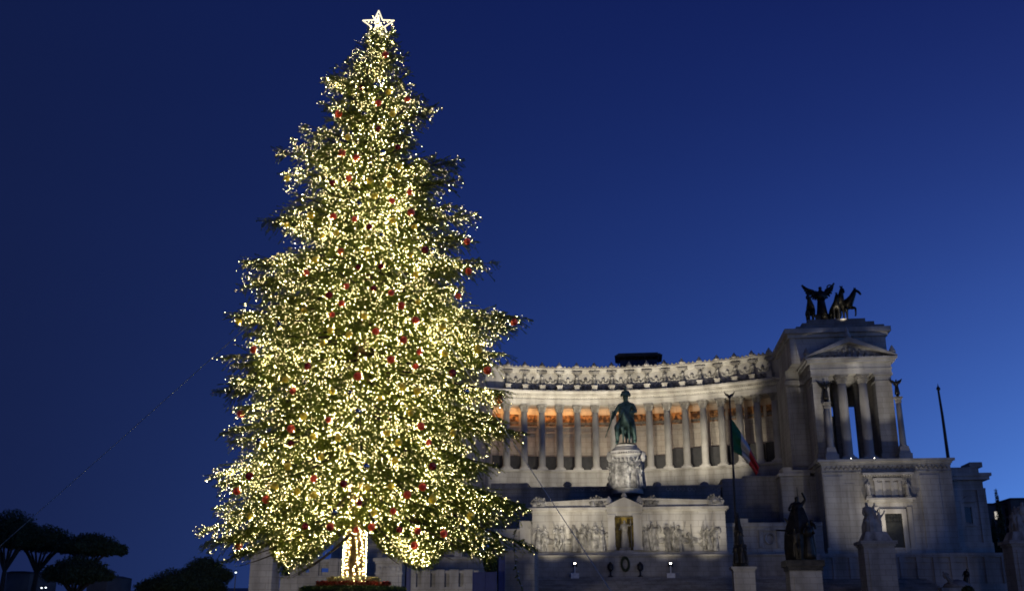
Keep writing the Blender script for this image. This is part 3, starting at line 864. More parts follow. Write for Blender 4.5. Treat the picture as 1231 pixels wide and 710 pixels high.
# ------------------------------------------------------------------ victory columns and flagpole beside the portico
def victory(px, top_py, base_py, fig_top, Y, label):
    x, zb = PX(px, base_py, Y), PV['zt'] + .02
    zt = PZ(px, top_py, Y); h = zt - zb
    t = thing('victory_column', label, 'column', (x, Y, zb), 'victory columns before the portico')
    b = MB(); b.box(x - 1.25, x + 1.25, Y - 1.25, Y + 1.25, zb, zb + 1.2); b.frustum(x - 1.05, x + 1.05, Y - 1.05, Y + 1.05, zb + 1.2, zb + 2.6, .25); b.build('pedestal', M['marble'], t)
    b = MB(); b.lathe([(.85, 2.6), (.66, 3.0), (.62, 4), (.5, h - 1.1)], n=32, flute=.08, nf=14, c=(x, Y, zb)); b.build('shaft', M['marble'], t, smooth=True)
    b = MB(); b.lathe([(.5, h - 1.1), (.62, h - .9), (.58, h - .5), (.85, h - .15), (.3, h - .1)], n=16, c=(x, Y, zb)); b.box(x - .75, x + .75, Y - .75, Y + .75, zb + h - .12, zb + h + .12); b.build('capital', M['carved'], t)
    k = (PZ(px, fig_top, Y) - zt) / 2.15
    b = MB(); b.ball((x, Y, zt + .1 + .14 * k), .2 * k, 10); b.mesh(human(hal=(.5, -.2, 1.5), ell=(.4, -.05, 1.3)), TR((x, Y, zt + .1 + .3 * k), k)); f = b.build('victory_figure', M['darkbronze'], t, smooth=True)
    for sx in (-1, 1):
        b = MB(); b.mesh(wing(sx, .75, .55), TR((x + sx * .12 * k, Y + .15 * k, zt + .1 + .3 * k + 1.38 * k), k)); b.build('wing', M['darkbronze'], f)
victory(999, 484, 545, 458, 206.6, 'slim victory column with dark winged figure in front of the left portico pillar')
victory(1087, 477.5, 545, 455, 206.6, 'slim victory column standing clear against the sky right of the portico')
Yf = 207
t = thing('flagpole', 'bare thin dark flagpole leaning on the skyline right of the portico', 'flagpole', (PX(1140, 551, Yf), Yf, PV['zt'] - 1))
b = MB(); b.tube([(PX(1140, 551, Yf), Yf, PV['zt'] - 1), (PX(1133, 500, Yf), Yf, PZ(1133, 500, Yf)), (PX(1128, 469, Yf), Yf, PZ(1128, 469, Yf))], [.34, .26, .2], 10)
b.build('pole', M['iron'], t)
b = MB(); c = P(1128, 467, Yf); b.ball(c, .4, 8); b.lathe([(.28, .2), (.1, .6), (.02, 1.1)], n=8, c=c); b.build('finial', M['iron'], t)

# ------------------------------------------------------------------ right side wing, far block, cypresses
Yw = 216
x0, x1 = PX(1141, 600, Yw), PX(1184, 600, Yw); z1 = PZ(1165, 561, Yw); zlow = PZ(1165, 664, Yw) - 6
t = thing('side_wing', 'lower dark marble wing with one arched window at the right end of the monument', 'building', ((x0 + x1) / 2, Yw, 0))
b = MB(); b.box(x0 - 3, x1, Yw, Yw + 20, zlow, z1 - 2.6); b.box(x0 + .5, x0 + 2.6, Yw - .3, Yw, zlow, z1 - 4.6); b.box(x1 - 1.4, x1 + .25, Yw - .3, Yw + 20, zlow, z1 - 4.6)
b.box(x0 - 3, x1 + .4, Yw - .5, Yw + 20.4, zlow, PZ(1165, 652, Yw)); b.build('wall', M['ashlar'], t)
b = MB(); b.box(x0 - 3, x1 + 1.1, Yw - 1.0, Yw + 21, z1 - 2.6, z1 - 1.9); b.box(x0 - 3, x1 + 1.5, Yw - 1.3, Yw + 21.4, z1 - 1.9, z1 - 1.3); b.box(x0 - 3, x1 + .3, Yw - .3, Yw + 20, z1 - 4.6, z1 - 4.2); b.build('cornice', M['marble'], t)
b = MB(); b.box(x0 - 3, x1 - .4, Yw + .2, Yw + 20, z1 - 1.3, z1); b.box(PX(1166, 558, Yw), PX(1181, 558, Yw), Yw + .1, Yw + 6, z1, PZ(1170, 555, Yw)); b.build('parapet', M['ashlar'], t)
wx0, wx1 = PX(1159, 615, Yw), PX(1167.5, 615, Yw); wz0, wz1 = PZ(1163, 628, Yw), PZ(1163, 609, Yw)
b = MB(); b.box(wx0, wx1, Yw - .04, Yw - .01, wz0, wz1); w = b.build('window', M['glass'], t)
b = MB()
for sgn, xx in ((-1, wx0), (1, wx1)): b.box(min(xx, xx + sgn * .6), max(xx, xx + sgn * .6), Yw - .35, Yw, wz0 - .3, wz1 + .6)
b.box(wx0, wx1, Yw - .35, Yw, wz1, wz1 + .6); b.prism([(wx0 - .9, wz1 + .9), (wx1 + .9, wz1 + .9), ((wx0 + wx1) / 2, wz1 + 2.1)], Yw - .45, Yw); b.box(wx0 - .9, wx1 + .9, Yw - .4, Yw, wz0 - .65, wz0 - .3)
b.build('window_frame', M['marble'], w)

Yh = 290
t = thing('apartment_building', 'dark distant building with one lit window at the far right edge', 'building', (PX(1225, 640, Yh), Yh, 0))
b = MB(); b.box(PX(1188, 640, Yh), PX(1215, 640, Yh), Yh, Yh + 15, 0, PZ(1200, 606, Yh)); b.box(PX(1215, 640, Yh), PX(1262, 640, Yh), Yh - 3, Yh + 15, 0, PZ(1225, 601, Yh)); b.build('wall', M['stucco'], t)
b = MB(); b.box(PX(1187, 640, Yh), PX(1215, 640, Yh) - .01, Yh - .6, Yh + 15.5, PZ(1200, 606, Yh), PZ(1200, 604.5, Yh)); b.box(PX(1214, 640, Yh), PX(1263, 640, Yh), Yh - 3.6, Yh + 15.5, PZ(1225, 601, Yh), PZ(1225, 599.5, Yh)); b.build('roof', M['darkroof'], t)
for i in range(6):
    for j in range(4):
        px, py = 1194 + i * 8.5 + (2 if i > 2 else 0), 615 + j * 12
        yy = Yh - (3 if px > 1215 else 0)
        c = P(px, py, yy); lit = (i, j) == (0, 0)
        if lit: c = P(1198.5, 619, yy)
        if i == 0 and not lit: continue
        b = MB(); b.box(c.x - .55, c.x + .55, yy - .06, yy - .01, c.z - 1.0, c.z + 1.0); w = b.build('window', M['warmwindow'] if lit else M['glass'], t)
        b = MB(); b.box(c.x - .7, c.x + .7, yy - .2, yy - .005, c.z - 1.2, c.z - 1.0); b.build('sill', M['stucco'], w)

def leaf_cloud(name, mat, centres, radii, n, size, parent, seed=1, shell=.55):
    """Many leaf-sized triangles through the volume of ellipsoid clumps."""
    r = np.random.default_rng(seed)
    C_ = np.array(centres, float); R_ = np.array(radii, float)
    w = R_.prod(axis=1) ** .66; idx = r.choice(len(C_), n, p=w / w.sum())
    d = r.normal(size=(n, 3)); d /= np.linalg.norm(d, axis=1)[:, None]
    rr = shell + (1 - shell) * r.random(n) ** .6
    rr *= 1 + .13 * np.sin(d[:, 0] * 9 + idx * 2.1) * np.cos(d[:, 1] * 8 + d[:, 2] * 7) + .10 * np.sin(d[:, 0] * 23 + d[:, 2] * 17 + idx) * np.sin(d[:, 1] * 21)
    p = C_[idx] + d * rr[:, None] * R_[idx]
    a = r.normal(size=(n, 3)); a /= np.linalg.norm(a, axis=1)[:, None]
    c = r.normal(size=(n, 3)); c = np.cross(a, c); c /= np.linalg.norm(c, axis=1)[:, None] + 1e-9
    s_ = size * (.6 + .8 * r.random(n))[:, None]
    V = np.stack([p - a * s_, p + a * s_, p + c * s_ * .8, ], 1).reshape(-1, 3)
    o = Vector(parent_origin(parent)); V -= np.array(o)
    me = np_mesh(name, V, np.arange(3 * n).reshape(-1, 3), mat)
    ob = bpy.data.objects.new(name, me); COL.objects.link(ob); ob.parent = parent
    return ob
M['needles_dark'] = mat_noise('dark_foliage', (0.018, 0.032, 0.014), (0.05, 0.075, 0.03), rough=0.8, scale=1.2)

for k, (px, top, bot, Y, wpx, lab) in enumerate(((1208.5, 589, 664, 226, 14, 'tall narrow dark cypress rising above its neighbour right of the side wing'), (1198, 624, 664, 230, 15, 'low bushy dark cypress close against the side wing wall'))):
    x = PX(px, bot, Y); zt, zb = PZ(px, top, Y), PZ(px, bot, Y) - 4
    w = wpx / FPX * Y / 2
    t = thing('cypress_tree', lab, 'tree', (x, Y, zb - 3), 'cypress trees right of the monument')
    b = MB(); b.tube([(x, Y, zb - 3), (x, Y, zb + 2), (x, Y, (zb + zt) / 2)], [.35, .3, .15], 8); b.build('trunk', M['bark'], t)
    n = 7; cs, rs = [], []
    for i in range(n):
        f = i / (n - 1); cs.append((x + RNG.uniform(-.2, .2), Y, zb + (zt - zb) * (.12 + .78 * f))); rr = w * (1.0 - .72 * f ** 1.6); rs.append((rr, rr, (zt - zb) * .13))
    leaf_cloud('crown', M['needles_dark'], cs, rs, 7000, .17, t, seed=20 + k, shell=.3)

# ------------------------------------------------------------------ terraces between colonnade and altar
def zc_(px, py, Y): return PZ(px, py, Y)
Yt = 218
t = thing('terrace_wall', 'wide dark terrace wall with carved ring ornaments below the colonnade', 'wall', (0, Yt, 0))
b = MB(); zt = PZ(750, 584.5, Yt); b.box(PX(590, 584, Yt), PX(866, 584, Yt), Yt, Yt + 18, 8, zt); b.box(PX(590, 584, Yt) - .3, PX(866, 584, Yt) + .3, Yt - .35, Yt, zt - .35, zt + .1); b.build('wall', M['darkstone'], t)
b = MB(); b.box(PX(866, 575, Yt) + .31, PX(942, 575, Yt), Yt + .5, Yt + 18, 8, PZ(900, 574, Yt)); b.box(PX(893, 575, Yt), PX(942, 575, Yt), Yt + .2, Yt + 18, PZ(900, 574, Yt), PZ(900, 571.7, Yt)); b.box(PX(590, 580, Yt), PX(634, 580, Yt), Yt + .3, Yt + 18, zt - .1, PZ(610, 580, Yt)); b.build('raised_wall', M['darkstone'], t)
for px in (682, 734, 790, 847):
    b = MB(); c = P(px, 582, Yt); b.ball((c.x, Yt + .6, c.z), .9, 10, (1, .7, .75)); b.lathe([(.5, -1.3), (.8, -.5), (.3, -.4)], n=10, c=(c.x, Yt + .6, c.z)); b.build('carved_crown', M['darkstone'], t)
b = MB()
for px in (693, 700, 713, 719, 726, 803, 808, 816, 821, 829, 834, 858, 864):
    c = P(px, 587.5, Yt)
    for k in range(10):
        a0, a1 = 2 * math.pi * k / 10, 2 * math.pi * (k + 1) / 10
        b.tube([(c.x + .36 * math.cos(a0), Yt - .08, c.z + .36 * math.sin(a0)), (c.x + .36 * math.cos(a1), Yt - .08, c.z + .36 * math.sin(a1))], .09, 4)
b.build('ring_ornament', M['marble'], t)

# flank block between altar terrace and pavilion
Yk = 213
t = thing('flank_block', 'shadowed marble block with two pilasters between the terrace and the pavilion', 'wall', (PX(962, 620, Yk), Yk, 0))
b = MB(); b.box(PX(940, 600, Yk), PX(992, 600, Yk), Yk, Yk + 14, 8, PZ(962, 572, Yk)); b.build('wall', M['ashlar'], t)
b = MB(); b.box(PX(938, 600, Yk), PX(976, 600, Yk), Yk - .6, Yk + 14, PZ(962, 572, Yk) + .01, PZ(962, 568.5, Yk)); b.box(PX(952, 600, Yk), PX(986, 600, Yk), Yk - .2, Yk + 14, PZ(962, 568.5, Yk), PZ(962, 564.5, Yk)); b.box(PX(940.5, 561, Yk), PX(951, 561, Yk), Yk - .3, Yk + 5, PZ(946, 568.5, Yk), PZ(946, 561.5, Yk)); b.build('cornice', M['marble'], t)
for pa, pb in ((942, 956), (976, 988)):
    b = MB(); b.box(PX(pa, 620, Yk), PX(pb, 620, Yk), Yk - .5, Yk, 8, PZ(962, 573.5, Yk)); b.box(PX(pa, 620, Yk) - .2, PX(pb, 620, Yk) + .2, Yk - .7, Yk, PZ(962, 580, Yk), PZ(962, 578, Yk)); b.build('pilaster', M['ashlar'], t)
Yl = 197
t = thing('lower_wall', 'low marble wall with carved wreath panel right of the relief altar', 'wall', (PX(910, 650, Yl), Yl, 0))
zt = PZ(910, 628, Yl)
b = MB(); b.box(PX(873, 650, Yl), PX(990, 650, Yl), Yl, Yl + 10, 4, zt); b.box(PX(873, 650, Yl), PX(990, 650, Yl), Yl - .35, Yl, zt - .7, zt + .01); b.box(PX(884, 625, Yl), PX(899, 625, Yl), Yl - .2, Yl + 3, zt + .01, PZ(890, 623, Yl)); b.box(PX(873, 650, Yl), PX(990, 650, Yl), Yl - .5, Yl, PZ(910, 667, Yl), PZ(910, 663, Yl)); b.build('wall', M['ashlar'], t)
b = MB(); cx = PX(925, 645, Yl)
for xx in (cx - 1.6, cx + 1.6): b.box(xx - .3, xx + .3, Yl - .4, Yl, PZ(925, 658, Yl), PZ(925, 637.5, Yl))
b.prism([(cx - 2.1, PZ(925, 637.5, Yl)), (cx + 2.1, PZ(925, 637.5, Yl)), (cx, PZ(925, 633.5, Yl))], Yl - .5, Yl)
for k in range(12):
    a0, a1 = 2 * math.pi * k / 12, 2 * math.pi * (k + 1) / 12; zc0 = PZ(925, 647, Yl)
    b.tube([(cx + .8 * math.cos(a0), Yl - .15, zc0 + .9 * math.sin(a0)), (cx + .8 * math.cos(a1), Yl - .15, zc0 + .9 * math.sin(a1))], .2, 5)
b.build('wreath_panel', M['carved'], t)

# ------------------------------------------------------------------ the altar wall with its reliefs
Ya = 188.0
t = thing('altar_wall', 'floodlit marble altar wall with carved processions either side of a golden niche', 'monument', (PX(752, 660, Ya), Ya, 0))
def ax(px): return PX(px, 640, Ya)
def az(py): return PZ(752, py, Ya)
x0, x1 = ax(640), ax(873)
zt, zb = az(612.5), az(664.5)
b = MB(); b.box(x0, ax(731), Ya, Ya + 12, zb - 6, zt); b.box(ax(772), x1, Ya, Ya + 12, zb - 6, zt); b.box(ax(731), ax(772), Ya + 3.2, Ya + 12, zb - 6, zt)
b.box(ax(731), ax(772), Ya - .2, Ya + 3.2, zb - 6, az(661)); b.build('wall', M['ashlar'], t)
b = MB()
for pa, pb in ((636, 731), (772, 877)):
    b.box(ax(pa), ax(pb), Ya - .9, Ya + 12, zt, zt + .45); b.box(ax(pa) + .3, ax(pb) - .3, Ya - .45, Ya + 12, zt - .3, zt)
b.build('cornice', M['marble'], t)
b = MB()
for pa, pb, ta, tb in ((640, 731, 605.0, 600.8), (772, 872, 600.8, 604.5)):
    xa, xb = ax(pa), ax(pb)
    b.prism([(xa, zt + .45), (xb, zt + .45), (xb, az(tb)), (xa, az(ta))], Ya + .1, Ya + 3)
    b.prism([(xa - .1, az(ta)), (xb + .1, az(tb)), (xb + .1, az(tb) + .35), (xa - .1, az(ta) + .35)], Ya - .15, Ya + 3.2)
b.build('parapet', M['marble'], t)
b = MB(); b.box(x0 - .3, x1 + .3, Ya - .55, Ya - .2, zb - .35, zb + .15); b.box(x0 - .2, x1 + .2, Ya - .75, Ya - .55, zb - .2, zb + .0)
b.box(x0 - 2.4, x0 - .01, Ya + .8, Ya + 12, zb - 6, az(624)); b.box(x0 - 7, x0 - 2.41, Ya + 1.2, Ya + 12, zb - 6, az(634)); b.box(x0 - 7.2, x0 - 2.3, Ya + .9, Ya + 1.2, az(636), az(633.5))
b.build('plinth_moulding', M['marble'], t)
for px in (648, 718, 784, 861):                                         # carved trophies over the parapet
    b = MB(); c = Vector((ax(px), Ya + .3, zt + .45)); rr = random.Random(px)
    b.box(c.x - 1.1, c.x + 1.1, Ya - .3, Ya + 1.6, c.z, c.z + .5)
    b.lathe([(.55, .5), (.8, 1.1), (.5, 1.5), (.35, 1.9), (.05, 2.25)], n=10, c=(c.x, Ya + .5, c.z))
    for k in range(9):
        a = rad(-75 + 150 * k / 8); l = rr.uniform(1.1, 1.7)
        p0 = Vector((c.x, Ya + .4, c.z + .7)); p1 = p0 + Vector((math.sin(a) * l * 1.0, -.2 + .1 * (k % 2), math.cos(a) * l * .85))
        b.tube([p0, (p0 + p1) / 2, p1], [.2, .24, .1], 6); b.ball(p1, .22, 6)
    for sx in (-1, 1): b.ball((c.x + sx * .75, Ya - .1, c.z + .75), .5, 8, (1, .5, 1))
    b.build('carved_trophy', M['relief'], t)
def procession(pa, pb, seed, name):
    r = random.Random(seed); b = MB(); x = ax(pa); xe = ax(pb)
    H = az(628) - az(663)
    while x < xe:
        if r.random() < .12:
            k = H * .46; b.mesh(HORSE_SMALL, TR((x + .6, Ya - .05, zb + .2), k / 1.6 * .95, rad(r.choice((-70, 70))))); x += 1.7
        else:
            k = H * r.uniform(.80, 1.0) / 1.85
            b.mesh(FIG[r.randrange(6)], TR((x, Ya - .22 - r.uniform(0, .25), zb + .15 + r.uniform(0, .3)), k, rad(r.uniform(-60, 60)), ry=rad(r.uniform(-8, 8)))); x += r.uniform(.5, .95)
        if r.random() < .5:
            b.tube([(x, Ya - .2, zb + H * .4), (x + r.uniform(-.6, .6), Ya - .25, zb + H * r.uniform(.95, 1.1))], .09, 5)
        if r.random() < .45:
            b.ball((x, Ya - .1, zb + H * r.uniform(.5, .85)), r.uniform(.3, .6), 7, (1, .6, 1.3))
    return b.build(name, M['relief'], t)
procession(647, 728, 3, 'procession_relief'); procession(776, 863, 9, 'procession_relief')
# niche with pediment and standing figure
nx0, nx1 = ax(739.6), ax(761.5); nz0, nz1 = az(661), az(619.5)
b = MB()
for pa, pb in ((731.2, 739.4), (761.7, 771.8)):
    b.box(ax(pa), ax(pb), Ya - .7, Ya + 3.2, nz0, nz1 + .6); b.box(ax(pa) - .12, ax(pb) + .12, Ya - .85, Ya + .5, nz1 - .2, nz1 + .2); b.box(ax(pa) - .12, ax(pb) + .12, Ya - .85, Ya + .5, nz0, nz0 + .6)
b.box(ax(739.4), ax(761.7), Ya - .7, Ya + 3.2, nz1, nz1 + .6); b.box(ax(730), ax(773), Ya - 1.0, Ya + 3.2, nz1 + .6, az(609.5)); b.build('niche_surround', M['marble'], t)
b = MB(); b.prism([(ax(729.5), az(609.5)), (ax(773.5), az(609.5)), (ax(774), az(608)), (ax(751.5), az(597.8)), (ax(729), az(608))], Ya - 1.3, Ya + 3.2)
c = Vector((ax(751.5), Ya, az(598)));  b.lathe([(.45, 0), (.55, .35), (.3, .8), (.05, 1.1)], n=8, c=c)
for px in (733, 770): b.lathe([(.5, 0), (.8, .5), (.5, 1.1), (.1, 1.7)], n=8, c=(ax(px), Ya + .2, az(607)))
b.build('pediment', M['marble'], t)
b = MB(); b.box(nx0 - .1, nx1 + .1, Ya + 3.0, Ya + 3.19, nz0, nz1); b.build('mosaic', M['goldmosaic'], t)
b = MB(); k = (nz1 - nz0) * .86 / 1.85; x = ax(751); b.box(x - 1.0, x + 1.0, Ya + .3, Ya + 2.6, nz0, nz0 + .5)
b.mesh(human(hal=(.4, -.1, 1.75), ell=(.38, -.02, 1.38), har=(-.35, -.25, 1.15)), TR((x, Ya + 1.3, nz0 + .5), k)); b.tube([(x + .42 * k, Ya + 1.1, nz0 + .5), (x + .42 * k, Ya + 1.1, nz1 - .3)], .09, 6)
b.build('niche_statue', M['carved'], t, smooth=True)
# plinth under the altar, wreath and lanterns, floodlights
b = MB(); zp = az(691); b.box(x0 - 6, x1 + 18, Ya - 1.6, Ya - .8, zb - 12, zb - .36); b.box(x0 - 6, x1 + 18, Ya - 2.0, Ya - 1.6, az(668.5), az(667)); b.build('plinth_wall', M['travertine'], t)
Yst = Ya - 1.6
st = MB()
n = 30; zs = PZ(752, 693, Yst - .5)
for k in range(n):
    st.box(-48, 48, Yst - 42 + k * 42 / n, Yst - .02, zs * k / n - (.5 if k == 0 else 0), zs * (k + 1) / n)
tag(st.build('monument_stairs', M['darkstone'], org=(0, Yst - 21, 0)), 'broad dark stone stairs rising to the altar wall', 'stairs')
cw = P(751.6, 677.5, Yst)
t = thing('laurel_wreath', 'dark oval laurel wreath hung below the golden niche', 'wreath', (cw.x, Yst - .3, cw.z))
b = MB(); rr = random.Random(5)
for k in range(26):
    a = 2 * math.pi * k / 26
    for j in range(3):
        c = Vector((cw.x + (.52 + .10 * j) * math.cos(a + .1 * j), Yst - .25 - .06 * (j % 2), cw.z + (.92 + .16 * j) * math.sin(a + .1 * j)))
        d = Vector((-math.sin(a), rr.uniform(-.3, .3), math.cos(a))).normalized(); n_ = Vector((0, 1, 0)); b.obox(c, d, n_, d.cross(n_).normalized(), .22, .05, .08)
b.build('leaves', M['wreath'], t)
b = MB(); b.tube([(cw.x, Yst - .2, cw.z + 1.1), (cw.x, Yst - .05, cw.z + 1.4)], .05, 5); b.build('hook', M['iron'], t)
def lantern(px, lab):
    c = P(px, 681.5, Yst)
    t = thing('altar_brazier', lab, 'lantern', (c.x, Yst - .5, zs), 'braziers beside the wreath')
    b = MB(); b.lathe([(.45, 0), (.40, .15), (.14, .3), (.12, .9), (.3, 1.1)], n=12, c=(c.x, Yst - .6, zs)); b.build('stand', M['iron'], t)
    b = MB(); b.lathe([(.28, 1.1), (.48, 1.3), (.52, 1.9), (.42, 2.2), (.2, 2.4), (.04, 2.6)], n=12, c=(c.x, Yst - .6, zs)); b.build('bowl', M['iron'], t)
lantern(734, 'black iron brazier left of the dark laurel wreath'); lantern(769.5, 'black iron brazier right of the dark laurel wreath')
def floodlight(c, lab, s=1.0, grp='floodlights on white stands', box=True, rz=0.0):
    """c is the centre of the lamp glass, the glass turned up towards the wall behind it."""
    t = thing('floodlight', lab, 'floodlight', c, grp)
    b = MB(); h = Matrix.Rotation(rad(-35), 3, 'X')
    b.obox(Vector(c) + Vector((0, .12, -.12)) * s, h @ Vector((1, 0, 0)), h @ Vector((0, 1, 0)), h @ Vector((0, 0, 1)), .42 * s, .22 * s, .30 * s); b.build('housing', M['iron'], t)
    b = MB(); b.ball(c, .23 * s, 8, (1, .5, .7)); b.build('lamp_glass', M['lamp'], t)
    if box:
        b = MB(); b.box(c[0] - .10 * s, c[0] + .10 * s, c[1] - .1 * s, c[1] + .3 * s, c[2] - 1.6 * s, c[2] - .3 * s); b.build('post', M['white'], t)
        b = MB(); b.box(c[0] - .7 * s, c[0] + .7 * s, c[1] - .5 * s, c[1] + .5 * s, c[2] - 2.6 * s, c[2] - 1.6 * s); b.build('stand', M['white'], t)
    return t
c = P(691, 677, Yst - 1.2); floodlight(c, 'lit floodlight on white stand under the left procession relief')
c = P(806, 677, Yst - 1.2); floodlight(c, 'lit floodlight on white stand under the right procession relief')
for px, w_ in ((1023, 'first lit floodlight on the podium edge before the middle columns'), (1051, 'second lit floodlight on the podium edge before the right pillar')):
    c = P(px, 549.0, 205.2); floodlight((c.x, 205.2, PV['zt'] + .28), w_, .45, 'small floodlights on the podium', False)

# ------------------------------------------------------------------ equestrian statue on its drum
Ys = 212.0
dz0, dz1 = PZ(753, 583, Ys) - 1.5, PZ(753, 531, Ys)
dc = Vector((PX(753, 556, Ys), Ys + 3, 0))
t = thing('statue_pedestal', 'round marble drum pedestal with carved figures under the bronze rider', 'pedestal', (dc.x, dc.y, dz0))
R_ = 18.2 / FPX * Ys
b = MB(); b.lathe([(R_ * 1.05, dz0), (R_ * 1.05, dz0 + 1.6), (R_ * .97, dz0 + 1.9), (R_ * .95, dz1 - 2.6), (R_ * 1.02, dz1 - 2.4), (R_ * 1.08, dz1 - 2.0), (R_ * 1.10, dz1 - 1.6), (R_ * 1.0, dz1 - 1.5), (R_ * .86, dz1 - .9), (R_ * .74, dz1 - .75), (R_ * .74, dz1 - .3), (R_ * .70, dz1 - .25)], n=56, c=(dc.x, dc.y, 0)); b.build('drum', M['marble'], t)
b = MB(); b.lathe([(R_ * .66, dz1 - .26), (R_ * .70, dz1 - .15), (R_ * .60, dz1)], n=40, c=(dc.x, dc.y, 0), sy=1.4); b.build('bronze_plinth', M['darkbronze'], t)
b = MB(); hh = (dz1 - 2.7 - dz0 - 2.0)
for k in range(13):
    a = rad(180 + 180 * k / 12)
    m = TR((dc.x + R_ * .99 * math.cos(a), dc.y + R_ * .99 * math.sin(a), dz0 + 1.0), (hh + .9) / 1.85, a + math.pi / 2); b.mesh(FIG[(k * 5) % 6], m)
    if k % 2: b.ball((dc.x + R_ * 1.0 * math.cos(a + .1), dc.y + R_ * 1.0 * math.sin(a + .1), dz0 + 2.6), .5, 7)
b.build('figure_relief', M['relief'], t)
b = MB()
for k in range(44):
    a = 2 * math.pi * k / 44; b.ball((dc.x + R_ * 1.08 * math.cos(a), dc.y + R_ * 1.08 * math.sin(a), dz1 - 2.2), .22, 6)
for sx in (-1, 1): b.ball((dc.x + sx * R_ * 1.1, dc.y - 1, dz1 - 2.7), .8, 8, (.8, .8, 1.4))
b.build('egg_moulding', M['carved'], t)
hs = (PZ(753, 500, Ys) - dz1) / 1.78
hx = PX(754, 520, Ys)
t = thing('rider_statue', 'green bronze king on horseback facing the square on a round pedestal', 'statue', (hx, dc.y, dz1))
b = MB(); b.mesh(horse(0, -.25, 2), TR((hx, dc.y, dz1), hs, rad(-9))); b.build('horse', M['bronze'], t, smooth=True)
rs_ = (PZ(752, 467, Ys) - dz1 - 1.55 * hs) / .98
rider = human(robe=False, sub=2, pelvis=(0, 0, .95), hil=(.16, -.05, .92), knl=(.27, -.32, .66), ftl=(.28, -.12, .24), tol=(.29, -.3, .2), hir=(-.16, -.05, .92), knr=(-.27, -.32, .66), ftr=(-.28, -.12, .24), tor=(-.29, -.3, .2),
              ell=(.34, -.1, 1.18), hal=(.18, -.38, 1.12), elr=(-.38, .0, 1.16), har=(-.42, -.25, .95))
b = MB(); k = rs_; base = Vector((hx - .1, dc.y - .1, dz1 + 1.62 * hs - .92 * k)); b.mesh(rider, TR(base, k, rad(-9)))
rd = b.build('rider', M['bronze'], t, smooth=True)
b = MB(); hd = base + Vector((0, -.03 * k, 1.72 * k)); b.lathe([(.17, 0), (.15, .08), (.12, .14), (.05, .18)], n=12, c=hd); 
b.v = [tuple(hd + (Vector(p) - hd) * k) for p in b.v]
b.ball(hd + Vector((0, -.02, .22)) * k, .10 * k, 8, (.5, 1.3, .9)); b.build('plumed_helmet', M['bronze'], rd)
b = MB()                                                                # cloak falling over the horse's back
vs, fs = [], []
nu, nv = 11, 8
for sgn in (0, 1):
    for j in range(nv):
        for i in range(nu):
            u = i / (nu - 1) - .5; w_ = j / (nv - 1)
            wd = (.31 + .10 * w_)
            vs.append((base.x + u * wd * 2.0 * k * .72, base.y + (.16 + .42 * w_ - .45 * abs(u) * w_ + .03 * math.sin(u * 20) + sgn * .05) * k, base.z + (1.48 - .95 * w_ - .08 * math.cos(u * 12) * w_) * k))
o_ = nu * nv
for j in range(nv - 1):
    for i in range(nu - 1):
        q = (j * nu + i, j * nu + i + 1, (j + 1) * nu + i + 1, (j + 1) * nu + i); fs.append(q); fs.append(tuple(reversed([x_ + o_ for x_ in q])))
for j in range(nv - 1): fs += [(j * nu, (j + 1) * nu, o_ + (j + 1) * nu, o_ + j * nu), (j * nu + nu - 1, o_ + j * nu + nu - 1, o_ + (j + 1) * nu + nu - 1, (j + 1) * nu + nu - 1)]
b.add(vs, fs); b.build('cloak', M['bronze'], rd, smooth=True)
b = MB(); c = base + Vector((-.46 * k, -.28 * k, .92 * k)); b.tube([c + Vector((.05, -.1, .25)) * k, c, c + Vector((-.22, .35, -.5)) * k], [.03 * k, .03 * k, .012 * k], 6); b.build('sword', M['bronze'], rd)
b = MB()
for sx in (-1, 1): b.tube([(hx + sx * .2 * hs, dc.y - .2 * hs, dz1 + 1.6 * hs), (hx + sx * .31 * hs, dc.y - .25 * hs, dz1 + 1.3 * hs), (hx + sx * .30 * hs, dc.y - .1 * hs, dz1 + .95 * hs)], [.12 * hs, .1 * hs, .06 * hs], 8)
b.build('saddle_cloth', M['bronze'], t, smooth=True)

# ------------------------------------------------------------------ statue groups on pedestals
def pedestal(x, Y, z0, z1, w, mat, name, lab, cap=.9, band=None, grp=None):
    t = thing(name, lab, 'pedestal', (x, Y, z0), grp)
    b = MB(); b.box(x - w, x + w, Y - w, Y + w, z0, z1 - cap); b.box(x - w * 1.12, x + w * 1.12, Y - w * 1.12, Y + w * 1.12, z0, z0 + 1.2); b.box(x - w * .75, x + w * .75, Y - w - .12, Y - w, z0 + 2, z1 - cap - .6); b.build('shaft', mat, t)
    b = MB(); b.box(x - w * 1.08, x + w * 1.08, Y - w * 1.08, Y + w * 1.08, z1 - cap, z1 - cap * .6); b.box(x - w * 1.2, x + w * 1.2, Y - w * 1.2, Y + w * 1.2, z1 - cap * .6, z1); b.build('cap', band or mat, t)
    return t
Yd = 150
x, zp = PX(965, 680, Yd), PZ(965, 673.5, Yd)
pedestal(x, Yd, 0, zp, 2.15, M['travertine'], 'sculpture_pedestal', 'pale square pedestal with dark bronze cap under the black sculpture group', 1.4, M['darkbronze'], 'sculpture pedestals')
t = thing('bronze_group', 'nearly black bronze group with raised spear on a pedestal before the flank block', 'sculpture', (x, Yd, zp))
H = PZ(962, 597, Yd) - zp
b = MB()
b.mesh(human(hal=(.2, -.2, 1.9), ell=(.34, -.05, 1.62), har=(-.36, -.3, 1.15), elr=(-.36, -.05, 1.2)), TR((x - .1, Yd, zp + H * .33), H * .70 / 1.8)); b.build('standing_figure', M['darkbronze'], t, smooth=True)
b = MB(); b.mesh(FIG[4], TR((x + .85, Yd - 1.5, zp + H * .02), H * .60 / 1.8, rad(25))); b.build('figure', M['darkbronze'], t, smooth=True)
